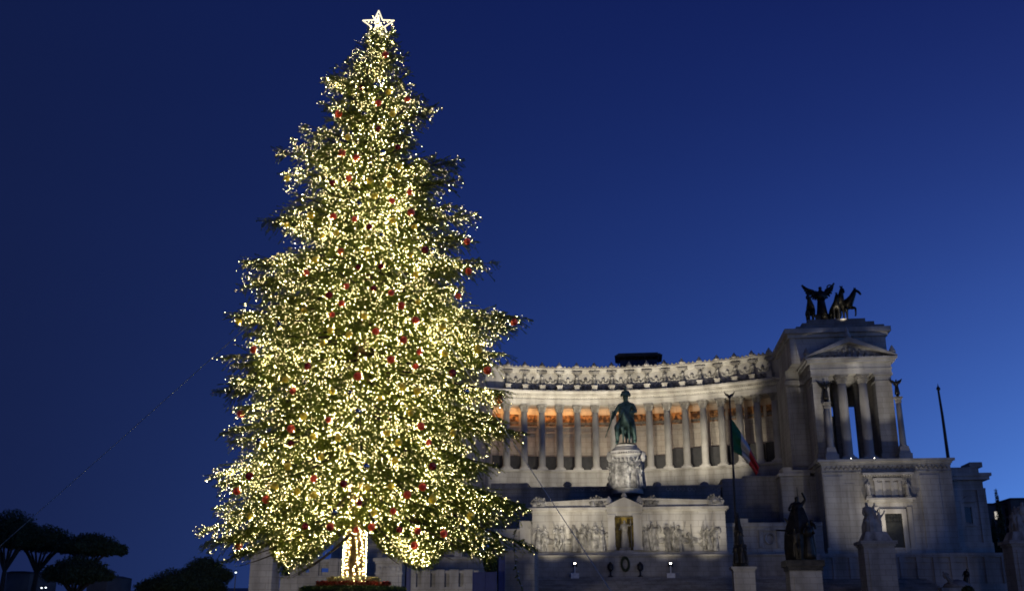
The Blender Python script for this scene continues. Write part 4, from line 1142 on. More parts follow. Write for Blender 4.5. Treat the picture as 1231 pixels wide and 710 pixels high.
b = MB(); b.mesh(FIG[3], TR((x - .95, Yd - 1.5, zp + H * .02), H * .50 / 1.8, rad(-20))); b.build('figure', M['darkbronze'], t, smooth=True)
b = MB(); b.mesh(horse(0, .2, 1), TR((x + .6, Yd + 1.6, zp), H * .26, rad(20))); b.build('animal', M['darkbronze'], t, smooth=True)
b = MB(); b.lathe([(2.2, 0), (2.3, H * .2), (2.15, H * .4), (1.65, H * .6), (1.0, H * .8), (.35, H * .92)], n=18, c=(x, Yd + .2, zp), flute=.2, nf=5); b.build('rock_base', M['darkbronze'], t)
b = MB(); b.tube([(x + .2, Yd - .3, zp + H * .5), (x + .05, Yd, PZ(962, 585, Yd))], [.1, .05], 6); b.build('spear', M['darkbronze'], t)
b = MB(); b.mesh(wing(-1, .75, 1.1), TR((x - .4, Yd, zp + H * .52), 1.3)); b.build('wing', M['darkbronze'], t)
b = MB(); b.tube([(x - .9, Yd - .4, zp + H * .46), PV and Vector((PX(932, 637, Yd), Yd - .4, PZ(932, 637, Yd)))], [.2, .1], 6); b.build('club', M['darkbronze'], t)

Yg = 166
def marble_group(px, top, mid, hw, lab, lab2, flip=1):
    x, zp = PX(px, mid, Yg), PZ(px, mid, Yg)
    pedestal(x, Yg, 0, zp, hw, M['travertine'], 'sculpture_pedestal', lab2, .8, None, 'sculpture pedestals')
    t = thing('marble_group', lab, 'sculpture', (x, Yg, zp))
    H = PZ(px, top, Yg) - zp
    b = MB(); b.frustum(x - hw * .95, x + hw * .95, Yg - hw * .9, Yg + hw * .9, zp, zp + H * .22, hw * .28); b.build('rock_base', M['carved'], t)
    b = MB(); b.mesh(human(hal=(.45, -.1, 1.68), ell=(.4, 0, 1.36)), TR((x - .35 * flip, Yg, zp + H * .18), H * .78 / 1.8, rad(15 * flip), ry=rad(-6 * flip))); b.build('standing_figure', M['carved'], t, smooth=True)
    b = MB(); b.mesh(FIG[5], TR((x + .85 * flip, Yg - .3, zp + H * .16), H * .56 / 1.8, rad(-25))); b.build('figure', M['carved'], t, smooth=True)
    b = MB(); b.mesh(FIG[2], TR((x - 1.0 * flip, Yg - .5, zp + H * .14), H * .46 / 1.8, rad(30))); b.build('figure', M['carved'], t, smooth=True)
    b = MB(); b.lathe([(hw * .72, H * .2), (hw * .70, H * .36), (hw * .52, H * .55), (hw * .26, H * .72), (.1, H * .8)], n=16, c=(x - .15 * flip, Yg + .5, zp), flute=.22, nf=5); b.build('drapery', M['carved'], t)
    b = MB(); b.mesh(FIG[1], TR((x + .25 * flip, Yg + .2, zp + H * .26), H * .60 / 1.8, rad(40 * flip))); b.build('figure', M['carved'], t, smooth=True)
marble_group(1052, 600, 650.5, 2.25, 'pale marble figure group in front of the lit doorway', 'tall marble pedestal below the figure group by the lit doorway')
marble_group(1228, 600, 650, 2.2, 'dim marble figure group cut by the right edge of the view', 'marble pedestal at the far right edge beside the cypresses', -1)

# retaining wall of the right terrace and what lies along it
Yr = 183.0
t = thing('retaining_wall', 'long dark panelled retaining wall below the pavilion on the right', 'wall', (PX(1110, 680, Yr), Yr, 0))
zt = PZ(1110, 664.5, Yr)
b = MB(); xs, xe = PX(984, 680, Yr), PX(1270, 680, Yr); b.box(xs, xe, Yr, Yr + 22, 0, zt)
b.box(xs - .2, xe, Yr - .35, Yr, zt - .6, zt + .01)
for k in range(15):
    xx = xs + (xe - xs) * k / 14; b.box(xx - .4, xx + .4, Yr - .25, Yr, PZ(1110, 702, Yr), zt - .6)
b.box(xs, xe, Yr - .6, Yr, 0, PZ(1110, 701, Yr)); b.box(xs, xe, Yr - .18, Yr, PZ(1110, 676, Yr), PZ(1110, 674.5, Yr)); b.build('wall', M['ashlar'], t)
Ye = 160
x, z = PX(1152, 705, Ye), PZ(1152, 706, Ye)
t = thing('seated_statues', 'dim stone figures seated low in front of the retaining wall', 'statue', (x, Ye, 0))
b = MB(); b.box(x - 2.6, x + 2.6, Ye - 1, Ye + 1.2, 0, z); b.build('base', M['travertine'], t)
b = MB(); b.lathe([(2.2, 0), (1.9, .5), (1.0, 1.0), (.2, 1.2)], n=14, c=(x, Ye + .2, z), flute=.2, nf=5, sy=.6); b.mesh(FIG[4], TR((x - .6, Ye - .1, z + .2), 1.5, rad(20), ry=rad(-38))); b.build('figure', M['darkstone'], t, smooth=True)
b = MB(); b.mesh(FIG[0], TR((x + 1.0, Ye + .2, z + .1), 1.5, rad(-30), ry=rad(12))); b.build('figure', M['darkbronze'], t, smooth=True)

# ------------------------------------------------------------------ flagpole with the tricolour
Yp_ = 150
bx, bz = PX(893, 681, Yp_), PZ(893, 681, Yp_)
pedestal(bx, Yp_, 0, bz, 1.45, M['travertine'], 'flagpole_pedestal', 'bluish stone pedestal carrying the ornate base of the flagpole', .5)
t = thing('flagpole', 'tall dark flagpole with ornate bronze base and hanging tricolour flag', 'flagpole', (bx, Yp_, bz))
pt = Vector((PX(877, 476, Yp_), Yp_, PZ(877, 476, Yp_)))
pb = Vector((PX(885.5, 640, Yp_), Yp_, PZ(885.5, 640, Yp_)))
b = MB(); b.tube([(bx - .5, Yp_, bz), pb, pb.lerp(pt, .5), pt], [.24, .2, .16, .10], 10); b.build('pole', M['iron'], t)
b = MB()
b.lathe([(1.15, 0), (1.2, .4), (.85, .7), (.75, 1.6), (1.0, 2.2), (.8, 3.0), (.62, 4.2), (.7, 5.0), (.45, 5.8), (.35, 6.6), (.12, 7.4)], n=20, c=(bx - .3, Yp_, bz), flute=.18, nf=6)
for k in range(5):
    a = 2 * math.pi * k / 5; b.mesh(FIG[k % 3], TR((bx - .3 + .75 * math.cos(a), Yp_ + .75 * math.sin(a), bz + .5), 1.5, a + math.pi / 2)); b.mesh(FIG[(k + 1) % 3], TR((bx - .3 + .45 * math.cos(a + .5), Yp_ + .45 * math.sin(a + .5), bz + 3.0), 1.2, a + 2))
b.build('ornate_base', M['darkbronze'], t)
b = MB(); k = .9
b.mesh(wing(-1, .8, .8), TR(pt, .9)); b.mesh(wing(1, .8, .8), TR(pt, .9)); b.ball(pt, .22, 8); b.build('finial', M['iron'], t)
# flag hanging in folds from the pole: top hoist corner, fly falling to the lower right
f_ = MB()
nu, nv = 30, 12
hp0, hp1 = Vector((PX(879.2, 503, Yp_), Yp_, PZ(879.2, 503, Yp_))), Vector((PX(882, 543, Yp_), Yp_, PZ(882, 543, Yp_)))
q0, q1 = Vector((PX(913, 561, Yp_), Yp_, PZ(913, 561, Yp_))), Vector((PX(910, 571, Yp_), Yp_, PZ(910, 571, Yp_)))
m0, m1 = Vector((PX(896, 524, Yp_), Yp_, PZ(896, 524, Yp_))), Vector((PX(897, 549, Yp_), Yp_, PZ(897, 549, Yp_)))
def bez(a, m, c, t): return a * (1 - t) ** 2 + m * 2 * t * (1 - t) + c * t * t
for i in range(nu + 1):
    s_ = i / nu
    e0, e1 = bez(hp0, m0, q0, s_), bez(hp1, m1, q1, s_)
    for j in range(nv + 1):
        w_ = j / nv; p = e0.lerp(e1, w_)
        amp = .55 * min(1, s_ * 2.5)
        p = p + Vector((.12 * math.sin(w_ * 9 + s_ * 3) * amp, amp * math.sin(w_ * 11 + s_ * 2.5), 0))
        f_.v.append(tuple(p))
for i in range(nu):
    for j in range(nv):
        a = i * (nv + 1) + j; f_.f.append((a, a + nv + 1, a + nv + 2, a + 1)); f_.m.append(0 if i < nu / 3 - .01 else (1 if i < 2 * nu / 3 - .01 else 2))
fo = f_.build('tricolour_flag', [M['flaggreen'], M['flagwhite'], M['flagred']], t, smooth=True)
sl = fo.modifiers.new('cloth', 'SOLIDIFY'); sl.thickness = .03

# ------------------------------------------------------------------ parapets and pedestals low on the left, behind the tree
Yl2 = 140
def bal_wall(pa, pb, ptop, posts, lab, ringed=True, Y=Yl2, step=23.3, first=None):
    xa, xb = PX(pa, 690, Y), PX(pb, 690, Y); zt = PZ((pa + pb) / 2, ptop, Y); zl = PZ((pa + pb) / 2, ptop + 22, Y)
    t = thing('balustrade', lab, 'balustrade', ((xa + xb) / 2, Y, 0), 'stone balustrades behind the tree')
    hh = zt - zl
    b = MB(); b.box(xa, xb, Y, Y + 1.2, 0, zl + hh * .10); b.box(xa, xb, Y - .15, Y + 1.25, zl - .15, zl + hh * .05); b.build('base_wall', M['travertine'], t)
    b = MB(); b.box(xa, xb, Y + .1, Y + 1.1, zt - hh * .16, zt); b.build('rail', M['travertine'], t)
    px = first if first is not None else pa
    xs = []
    while px <= pb + 1:
        xs.append(PX(px, 690, Y)); px += step
    for xx in xs:
        b = MB(); b.box(xx - .62, xx + .62, Y - .1, Y + 1.3, 0, zt + .10); b.build('post', M['travertine'], t)
    for i in range(len(xs) - 1):
        b = MB(); l, r = xs[i] + .63, xs[i + 1] - .63
        if ringed:
            b.box(l, r, Y + .45, Y + .75, zl + hh * .52, zt - hh * .16)
            nk = 3
            for k in range(nk):
                cx, cz = l + (r - l) * (k + .5) / nk, zl + hh * .68
                for j in range(10):
                    a0, a1 = 2 * math.pi * j / 10, 2 * math.pi * (j + 1) / 10
                    b.tube([(cx + .27 * math.cos(a0), Y + .42, cz + .3 * math.sin(a0)), (cx + .27 * math.cos(a1), Y + .42, cz + .3 * math.sin(a1))], .07, 4)
            b.box(l, l + .2, Y + .4, Y + .8, zl + hh * .1, zl + hh * .52); b.box(r - .2, r, Y + .4, Y + .8, zl + hh * .1, zl + hh * .52)
            b.box(l + .2, r - .2, Y + .85, Y + 1.05, zl + hh * .1, zl + hh * .3)
        else:
            b.box(l, r, Y + .5, Y + .8, zl + hh * .1, zt - hh * .16)
            for k in range(7):
                xx = l + (r - l) * (k + .5) / 7; b.box(xx - .06, xx + .06, Y + .38, Y + .5, zl + hh * .2, zt - hh * .22)
        b.build('panel', M['travertine'], t)
    return t
bal_wall(337, 440, 671.5, 5, 'stone balustrade with carved ring panels seen left of the lit trunk', True, first=354, step=23.3)
bal_wall(494, 575, 685, 3, 'stone balustrade with ribbed panels seen right of the lit trunk', False, Y=139, first=495, step=17)
x, zp = PX(319, 680, 138), PZ(319, 659, 138)
pedestal(x, 138, 0, zp, 1.55, M['travertine'], 'gate_pedestal', 'pale stone pedestal left of the ring patterned balustrade', .6)
t = thing('lion_statue', 'dark seated lion sculpture half hidden by branches on the left pedestal', 'statue', (x, 138, zp))
b = MB(); lion = horse(0, 0, 1)[0], horse(0, 0, 1)[1]
b.frustum(x - 1.3, x + 1.3, 136.8, 139.3, zp, zp + .4, .15); b.build('plinth', M['darkstone'], t)
lp = dict(rump=((0, .55, .45), .36), belly=((0, .2, .75), .33), chest=((0, -.25, 1.05), .33), neck=((0, -.4, 1.4), .33), head=((0, -.6, 1.65), .22), muz=((0, -.85, 1.55), .13),
          sl=((.18, -.42, .7), .14), fl=((.18, -.55, .08), .1), pl=((.18, -.75, .05), .09), sr=((-.18, -.42, .7), .14), fr=((-.18, -.55, .08), .1), pr=((-.18, -.75, .05), .09),
          hl=((.36, .4, .4), .2), kl=((.38, .0, .3), .12), gl=((.36, -.2, .07), .09), hr=((-.36, .4, .4), .2), kr=((-.38, .0, .3), .12), gr=((-.36, -.2, .07), .09), t0=((0, .95, .2), .07), t1=((.35, 1.1, .1), .05))
le_ = [('rump', 'belly'), ('belly', 'chest'), ('chest', 'neck'), ('neck', 'head'), ('head', 'muz'), ('chest', 'sl'), ('sl', 'fl'), ('fl', 'pl'), ('chest', 'sr'), ('sr', 'fr'), ('fr', 'pr'), ('rump', 'hl'), ('hl', 'kl'), ('kl', 'gl'), ('rump', 'hr'), ('hr', 'kr'), ('kr', 'gr'), ('rump', 't0'), ('t0', 't1')]
b = MB(); b.mesh(skin_mesh(lp, le_, 1, root=0), TR((x, 138.2, zp + .4), .85)); b.build('lion', M['darkstone'], t, smooth=True)
x, zp = PX(471, 690, 138), PZ(471, 671, 138)
t = pedestal(x, 138, 0, zp, 1.75, M['travertine'], 'gate_pedestal', 'stone pedestal with carved frieze under its cap just right of the lit trunk', .7)
b = MB()
for k in range(5): b.ball((x - 1.3 + k * .65, 136.2, zp - 1.35), .3, 8, (1, .5, 1))
b.box(x - 1.9, x + 1.9, 136.05, 138, zp - 2.05, zp - 1.85); b.build('carved_frieze', M['carved'], t)
Yq2 = 152
t = thing('stepped_wall', 'stepped marble wall with ledges right of the trunk behind the balustrade', 'wall', (PX(540, 670, Yq2), Yq2, 0))
b = MB(); b.box(PX(440, 680, Yq2), PX(592, 680, Yq2), Yq2, Yq2 + 8, 0, PZ(530, 669, Yq2)); b.box(PX(440, 680, Yq2) - .2, PX(592, 680, Yq2), Yq2 - .3, Yq2, PZ(530, 671.5, Yq2), PZ(530, 669, Yq2) + .01)
b.box(PX(500, 680, Yq2), PX(640, 680, Yq2), Yq2 + 3, Yq2 + 9, 0, PZ(560, 660, Yq2)); b.box(PX(441, 670, Yq2), PX(459, 670, Yq2), Yq2 + .2, Yq2 + 3, PZ(530, 669, Yq2), PZ(450, 655, Yq2)); b.box(PX(440, 670, Yq2), PX(460, 670, Yq2), Yq2, Yq2 + 3.2, PZ(450, 655, Yq2), PZ(450, 653, Yq2))
b.build('wall', M['travertine'], t)
b = MB(); b.box(PX(546, 660, Yq2), PX(555, 660, Yq2), Yq2 + .3, Yq2 + 2, PZ(530, 669, Yq2), PZ(550, 652, Yq2)); b.frustum(PX(545, 660, Yq2), PX(556, 660, Yq2), Yq2 + .1, Yq2 + 2.2, PZ(550, 652, Yq2), PZ(550, 650, Yq2), .2); b.build('block', M['marble'], t)
for pa, pb, pt_, Y, lab in ((568, 597, 687, 110, 'wide blue panel under the right branches'), (598, 607, 668, 112, 'narrow tall blue panel at the edge of the right branches'), (487, 493.5, 678, 112, 'thin upright blue panel right of the carved pedestal')):
    t = thing('blue_panel', lab, 'panel', (PX((pa + pb) / 2, 700, Y), Y, 0), 'blue panels')
    xa, xb, zt = PX(pa, 700, Y), PX(pb, 700, Y), PZ((pa + pb) / 2, pt_, Y)
    b = MB(); b.box(xa, xb, Y, Y + .12, 0, zt); b.build('sheet', M['panelblue'], t)
    b = MB()
    for xx in (xa, (xa + xb) / 2 if pb - pa > 20 else xa, xb - .1): b.box(xx, xx + .1, Y - .07, Y - .002, 0, zt + .08)
    b.box(xa, xb + .0, Y + .121, Y + .2, zt - .2, zt - .05); b.build('frame', M['panelblue'], t)

# ------------------------------------------------------------------ umbrella pines and dark house on the left
def pine(px, top, bot, hw, trunk_px, Y, lab, seed, fork=True):
    r = random.Random(seed); x = PX(px, bot, Y); zt, zb = PZ(px, top, Y), PZ(px, bot, Y); w = hw / FPX * Y
    xt = PX(trunk_px, 700, Y)
    t = thing('umbrella_pine', lab, 'tree', (xt, Y, 0), 'umbrella pines on the left skyline')
    b = MB(); mid = Vector((xt + (x - xt) * .3, Y, zb * .72))
    b.tube([(xt, Y, 0), (xt, Y, zb * .4), mid], [.55, .45, .36], 10)
    b.build('trunk', M['bark'], t)
    b = MB()
    for k in range(9):
        a = 2 * math.pi * k / 9; e = Vector((x + math.cos(a) * w * .6, Y + math.sin(a) * w * .6, zb + (zt - zb) * .35))
        b.tube([mid, mid.lerp(e, .5) + Vector((0, 0, (zb - mid.z) * .12)), e], [.26, .18, .06], 6)
    b.build('limbs', M['bark'], t)
    cs, rs = [], []
    h = zt - zb
    cs.append((x, Y, zb + h * .50)); rs.append((w * .70, w * .70, h * .46))
    cs.append((x, Y, zb + h * .38)); rs.append((w * .92, w * .92, h * .30))
    for k in range(22):
        a = 2 * math.pi * k / 22 + r.uniform(-.15, .15); d = r.uniform(.35, .86)
        cs.append((x + math.cos(a) * w * d, Y + math.sin(a) * w * d, zb + h * (.62 - .36 * d + r.uniform(-.06, .06))))
        rs.append((w * r.uniform(.14, .26), w * .22, h * r.uniform(.14, .24)))
    leaf_cloud('crown', M['needles_dark'], cs, rs, 30000, .22, t, seed=seed, shell=.1)
pine(10, 610, 662, 40, 3, 165, 'tallest umbrella pine cut by the left edge of the view', 31)
pine(50, 629, 666, 44, 41, 172, 'umbrella pine with paired trunk second from the left edge', 32)
pine(108, 639, 670, 42, 96, 168, 'wide flat umbrella pine with the crown farthest right of the left cluster', 33)
pine(92, 666, 704, 44, 90, 150, 'lower umbrella pine below the wide flat crown', 34)
pine(218, 681, 716, 56, 205, 180, 'low umbrella pine alone between the cluster and the lit tree', 35)
pine(244, 667, 706, 34, 262, 185, 'umbrella pine partly hidden by the lit tree at its lower left', 36)
x = 0
for px, top, hw, Y, lab, sd in ((352, 640, 15, 158, 'dark dense holm oak behind the ring patterned balustrade', 41), (590, 652, 9, 118, 'small dark shrub above the wide blue panel', 42), (1160, 703, 10, 150, 'low dark bush by the seated stone figures', 43)):
    xx = PX(px, 690, Y); zt = PZ(px, top, Y); w = hw / FPX * Y
    t = thing('dark_tree', lab, 'tree', (xx, Y, 0)); 
    b = MB(); b.tube([(xx, Y, 0), (xx + .1, Y, zt * .5), (xx, Y, zt * .8)], [.3, .22, .08], 8); b.build('trunk', M['bark'], t)
    cs = [(xx + RNG.uniform(-.5, .5) * w, Y + RNG.uniform(-.5, .5) * w, zt * RNG.uniform(.55, .86)) for _ in range(9)]
    leaf_cloud('crown', M['needles_dark'], cs, [(w * .55, w * .55, zt * .14)] * 9, 9000, .18, t, seed=sd, shell=.2)
Yb2 = 195
t = thing('house', 'dim low house wall glimpsed between the pine trunks at far left', 'house', (PX(20, 690, Yb2), Yb2, 0))
b = MB(); b.box(PX(8, 690, Yb2), PX(36, 690, Yb2), Yb2, Yb2 + 10, 0, PZ(20, 688, Yb2)); b.build('wall', M['stucco'], t)
b = MB(); b.prism([(PX(6, 690, Yb2), PZ(20, 688, Yb2)), (PX(38, 690, Yb2), PZ(20, 688, Yb2)), (PX(30, 690, Yb2), PZ(20, 686, Yb2)), (PX(14, 690, Yb2), PZ(20, 686, Yb2))], Yb2 - .4, Yb2 + 10); b.build('roof', M['darkroof'], t)
t = thing('house', 'dim low house end showing under the lower umbrella pine', 'house', (PX(118, 690, Yb2), Yb2, 0))
b = MB(); b.box(PX(106, 690, Yb2), PX(130, 690, Yb2), Yb2, Yb2 + 10, 0, PZ(118, 693, Yb2)); b.build('wall', M['stucco'], t)
b = MB(); b.prism([(PX(105, 690, Yb2), PZ(118, 693, Yb2)), (PX(131, 690, Yb2), PZ(118, 693, Yb2)), (PX(118, 690, Yb2), PZ(118, 690, Yb2))], Yb2 - .4, Yb2 + 10); b.build('roof', M['darkroof'], t)
for px, py, lab in ((50, 706, 'left one of two tiny white street lamps under the pines'), (55, 705.7, 'right one of two tiny white street lamps under the pines'), (283.5, 687.5, 'small white street lamp just left of the stone pedestal')):
    Y = 140; c = P(px, py, Y)
    t = thing('street_lamp', lab, 'street lamp', (c.x, Y, 0), 'distant street lamps')
    b = MB(); b.tube([(c.x, Y, 0), (c.x, Y, c.z - .25)], [.09, .06], 8); b.build('post', M['iron'], t)
    b = MB(); b.ball(c, .12, 8, (1.2, 1, .7)); b.build('lamp_glass', M['farlamp'], t)
    b = MB(); b.lathe([(.3, .12), (.2, .24), (.03, .3)], n=8, c=c); b.build('lamp_cap', M['iron'], t)

# ------------------------------------------------------------------ floodlighting of the monument
def spot(name, loc, target, power, col, size, blend=.6, rad_=.4):
    d = bpy.data.lights.new(name, 'SPOT'); d.energy = power; d.color = col; d.spot_size = rad(size); d.spot_blend = blend; d.shadow_soft_size = rad_
    o = bpy.data.objects.new(name, d); COL.objects.link(o); o.location = loc
    o.rotation_euler = (Vector(target) - Vector(loc)).to_track_quat('-Z', 'Y').to_euler()
    return o
def point(name, loc, power, col, r=.3):
    d = bpy.data.lights.new(name, 'POINT'); d.energy = power; d.color = col; d.shadow_soft_size = r
    o = bpy.data.objects.new(name, d); COL.objects.link(o); o.location = loc
WARM = (1.0, .89, .69)
LK = 1.0
# big projectors on the terrace aimed at entablature and attic
nsp = 9
for i in range(nsp):
    f = (i + .5) / nsp; a = A_COL[0] - DA + (A_COL[-1] - A_COL[0] + 1.0 * DA) * f * .93
    q = arc(a, AR - 20.5); tq = arc(a, AR - 1)
    spot('attic_floodlight', (q.x, q.y, z_base + 4.5), (tq.x, tq.y, z_corn + 2.4), LK * (28000 - 8500 * f), WARM, 42 - 12 * max(0, f - .7) / .3, .85)
# lamps washing the right half of the columns and the wall under them
for i, f in enumerate((.34, .50, .66, .80)):
    a = A_COL[0] + (A_COL[-1] - A_COL[0]) * f
    q = arc(a, AR - 24); tq = arc(a, AR + 1)
    spot('column_floodlight', (q.x, q.y, z_base + 1.5), (tq.x, tq.y, z_floor + 4), LK * (9200 + 1900 * i), WARM, 54 - 8 * i / 3, .9)
for i, f in enumerate((.02, .16, .30, .44)):
    a = A_COL[0] + (A_COL[-1] - A_COL[0]) * f
    q = arc(a, AR - 17); tq = arc(a, AR)
    spot('base_wall_floodlight', (q.x, q.y, z_base + 1.2), (tq.x, tq.y, z_base + 2.2), LK * 3800, WARM, 56, 1.0)
# amber strip lamps on a ledge inside the colonnade, stronger on the left
AMB = (1.0, .47, .15)
for i in range(-1, NC - 1):
    am = A_COL[0] + DA * (i + .5); q = arc(am, AR + 3.3); tq = arc(am, AR + 5)
    p_ = (300, 320, 310, 300, 270, 210, 150, 110, 70, 75, 130, 60, 14, 8, 6, 5)[i + 1]
    d = bpy.data.lights.new('colonnade_lamp', 'AREA'); d.shape = 'RECTANGLE'; d.size = 3.6; d.size_y = .25; d.energy = p_ * .38; d.color = AMB
    o = bpy.data.objects.new('colonnade_lamp', d); COL.objects.link(o); o.location = (q.x, q.y, zf1 + .9)
    o.rotation_euler = (Vector((tq.x, tq.y, zf1 - .5)) - o.location).to_track_quat('-Z', 'Y').to_euler()
    q = arc(am, AR + .7)
    point('colonnade_uplight', (q.x, q.y, z_floor + 6.0), (48 if i < 10 else 8), (1.0, .78, .58), .5)
# altar
for px, pw_ in ((660, 6200), (706, 6000), (796, 4400), (846, 4600)):
    spot('altar_floodlight', (ax(px), Ya - 17, zs + 5.2), (ax(px), Ya, az(606)), LK * pw_, WARM, 62, .9)
    spot('altar_uplight', (ax(px + 4), Ya - 6.5, zs + 2.2), (ax(px + 4), Ya, az(622)), LK * pw_ * .27, WARM, 95, 1.0)
spot('pedestal_floodlight', (dc.x - 5, dc.y - 20, PZ(753, 588, Ys - 17)), (dc.x, dc.y - 2, dz0 + 6), LK * 22000, (1, .92, .78), 34, .7)
# added unseen fill spots, low and broad, for a warm city glow
for x_, pw_ in ((-34, 6000), (8, 7000), (52, 6500)):
    spot('square_fill', (x_, 66, 2.2), (x_ * .8 + 8, 190, 24), LK * pw_, (1, .84, .66), 95, 1.0, 2.0)
# pavilion
for dx_ in (-4.6, 4.6):
    spot('portico_floodlight', (PV['xm'] - 2 + dx_ * .3, 169.5, 12.6), (PV['xm'] + 1.0 + dx_, PV['Yp'], 12.6 + (PV['Yp'] - 169.5) * math.tan(rad(40.8))), LK * 33000, (1, .92, .80), 16, .45, .3)
spot('parapet_lighting', (-36, 96, 1.5), (-40, 150, 9), LK * 18500, (1, .90, .76), 90, 1.0, 1.5)
spot('stairs_lighting', (12, 120, 3.0), (14, 186, 11), LK * 4200, (1, .90, .76), 80, 1.0, 1.5)
spot('doorway_floodlight', (PX(1072, 640, 200), 198.5, PZ(1072, 660, 200)), (PX(1066, 592, 205), 205, PZ(1066, 592, 205)), LK * 3400, (1, .88, .70), 70, 1.0)
spot('podium_floodlight', (PX(1050, 640, 190), 188, PZ(1050, 664, 190)), (PX(1050, 580, 205), 205, PZ(1050, 580, 205)), LK * 4200, (1, .92, .80), 85, 1.0)
spot('chariot_floodlight', (qx + 1, qy - 6.5, qz + .25), (qx, qy, qz + 2.5), LK * 420, (1, .9, .7), 120, .8)

# ------------------------------------------------------------------ the lit spruce
TY = 34.0
TX = PX(425, 697, TY)
TREE_BASE = 2.55
def axis_px(py): return 458 - 33 * (py - 12) / 683.0
OUT = [(36, 446, 472), (60, 426, 490), (80, 402, 503), (100, 392, 511), (130, 388, 524), (160, 368, 526), (200, 352, 530), (240, 345, 545), (280, 326, 556),
       (320, 318, 566), (360, 306, 566), (400, 288, 584), (440, 283, 594), (480, 277, 596), (520, 272, 602), (560, 268, 592), (600, 268, 596), (640, 268, 590), (672, 296, 560)]
zs_ = np.array([PZ(440, y, TY) for y, _, _ in OUT])[::-1]
rl_ = np.array([TX - PX(l, y, TY) for y, l, _ in OUT])[::-1]
rr_ = np.array([PX(r, y, TY) - TX for y, _, r in OUT])[::-1]
Z_LO, Z_HI = zs_[0], zs_[-1]
def reach(z, phi):
    w = .5 + .5 * math.cos(phi)
    return float(np.interp(z, zs_, rl_)) * (1 - w) + float(np.interp(z, zs_, rr_)) * w
def slope(z):
    f = (z - Z_LO) / (Z_HI - Z_LO)
    return float(np.interp(f, [0, .12, .4, .7, .9, 1], [-.50, -.42, -.20, .05, .45, 1.0]))
rn = np.random.default_rng(11)
branches = []           # (start, control, tip, weight)
FRX = [240, 262, 300, 322, 338, 352, 368, 385, 405, 427, 445, 456, 480, 500, 522, 537, 560, 590, 612, 645]
FRY = [660, 674, 668, 648, 690, 680, 678, 660, 642, 622, 632, 652, 668, 684, 676, 656, 658, 684, 655, 664]
def too_low(q, margin=9):
    px, py = IMG(q); return py > np.interp(px, FRX, FRY) - margin
def add_branch(tip, za=None, w=1.0):
    tip = np.array(tip, float); d = tip[:2] - np.array([TX, TY]); R = np.linalg.norm(d)
    if za is None: za = tip[2] - slope(tip[2]) * R
    za = min(za, 24.0 - .3 * 0)
    p0 = np.array([TX, TY, min(za, Z_HI + .1)]); c = np.array([TX + d[0] * .55, TY + d[1] * .55, p0[2] + (tip[2] - p0[2]) * .62 - .05 * R])
    branches.append((p0, c, tip, w))
TIPS = [(334, 181, -.3), (318, 266, .4), (293, 314, -.5), (291, 346, .8), (275, 379, .2), (270, 430, -1), (264, 470, .6), (266, 520, -.8), (255, 573, .2), (259, 610, -1.2),
        (243, 640, .5), (246, 655, -.8), (264, 675, -1.5), (338, 686, -3.6), (366, 668, -3.2), (300, 668, -2.4),
        (554, 194, .3), (551, 215, -.8), (571, 258, -.2), (570, 290, .6), (594, 316, -.4), (556, 345, -2), (633, 382, .2), (605, 395, -.9), (613, 427, -.4), (610, 470, -1.2),
        (606, 505, .8), (630, 521, -.3), (598, 560, -1.2), (628, 607, -.5), (641, 657, -.6), (634, 612, .6), (593, 668, -1.8), (522, 672, -3.2), (486, 666, -3.6), (560, 660, -2.6), (391, 130, .2), (524, 128, -.2), (391, 96, -.2)]
for px, py, dy in TIPS:
    p = P(px, py, TY + dy); add_branch((p.x, p.y, p.z), w=1.35)
    for _ in range(2):                          # two neighbours make each long bough a full one
        k_ = rn.uniform(.80, .93); add_branch((TX + (p.x - TX) * k_, TY + (p.y - TY) * k_ + rn.uniform(-.5, .5), p.z + rn.uniform(-.32, .28)), w=1.2)
TIER_L = [PZ(px, py, TY) for px, py, dy in TIPS if px < 440 and abs(dy) < 1.6]
TIER_R = [PZ(px, py, TY) for px, py, dy in TIPS if px > 460 and abs(dy) < 1.6]
def near_surface(px, py):
    z = PZ(px, py, TY); X = PX(px, py, TY); R = reach(z, math.pi if X < TX else 0)
    dx = X - TX; h = math.sqrt(max(.05, R * R - dx * dx)); Y = TY - h * .93 - .1
    return P(px, py, Y)
SPECIAL = [('red', 397, 633, 'orange red bauble just left of the light wound trunk'), ('red', 446.5, 633, 'orange red bauble just right of the light wound trunk'),
           ('red', 533.5, 641, 'red bauble hanging alone under the lower right branches'), ('red', 287, 655.5, 'red bauble on the drooping lowest left branch'),
           ('red', 618, 387, 'red bauble near the tip of the long right branch'), ('red', 561.5, 290.5, 'red bauble at the end of the upper right branch by the sky'),
           ('gold', 345, 214.5, 'gold bauble on the upper left edge against the sky'), ('gold', 287, 386, 'gold bauble at the tip of the left branch by the guy wire'),
           ('red', 463.5, 66, 'red bauble highest on the tree below the star')]
MORE = [('red', x_, y_) for x_, y_ in ((455, 124), (490, 120), (407, 137), (411, 184), (493, 231), (410, 302), (401, 260), (368, 328), (452, 398), (506, 512), (411, 365), (551, 356), (563, 326), (377, 575), (305, 420), (350, 515), (290, 497), (498, 655), (508, 585), (470, 432), (352, 470), (430, 452), (586, 445), (600, 480), (320, 600), (285, 590))]
MORE += [('gold', x_, y_) for x_, y_ in ((472, 137), (418, 165), (373, 259), (472, 265), (442, 300), (345, 270), (500, 330), (532, 394), (388, 412), (535, 425), (343, 456), (318, 535), (377, 595), (450, 616), (330, 585), (502, 470), (466, 520), (545, 520), (420, 540), (475, 553), (300, 620), (520, 600), (575, 420), (566, 620), (365, 500), (400, 470), (438, 380), (480, 200))]
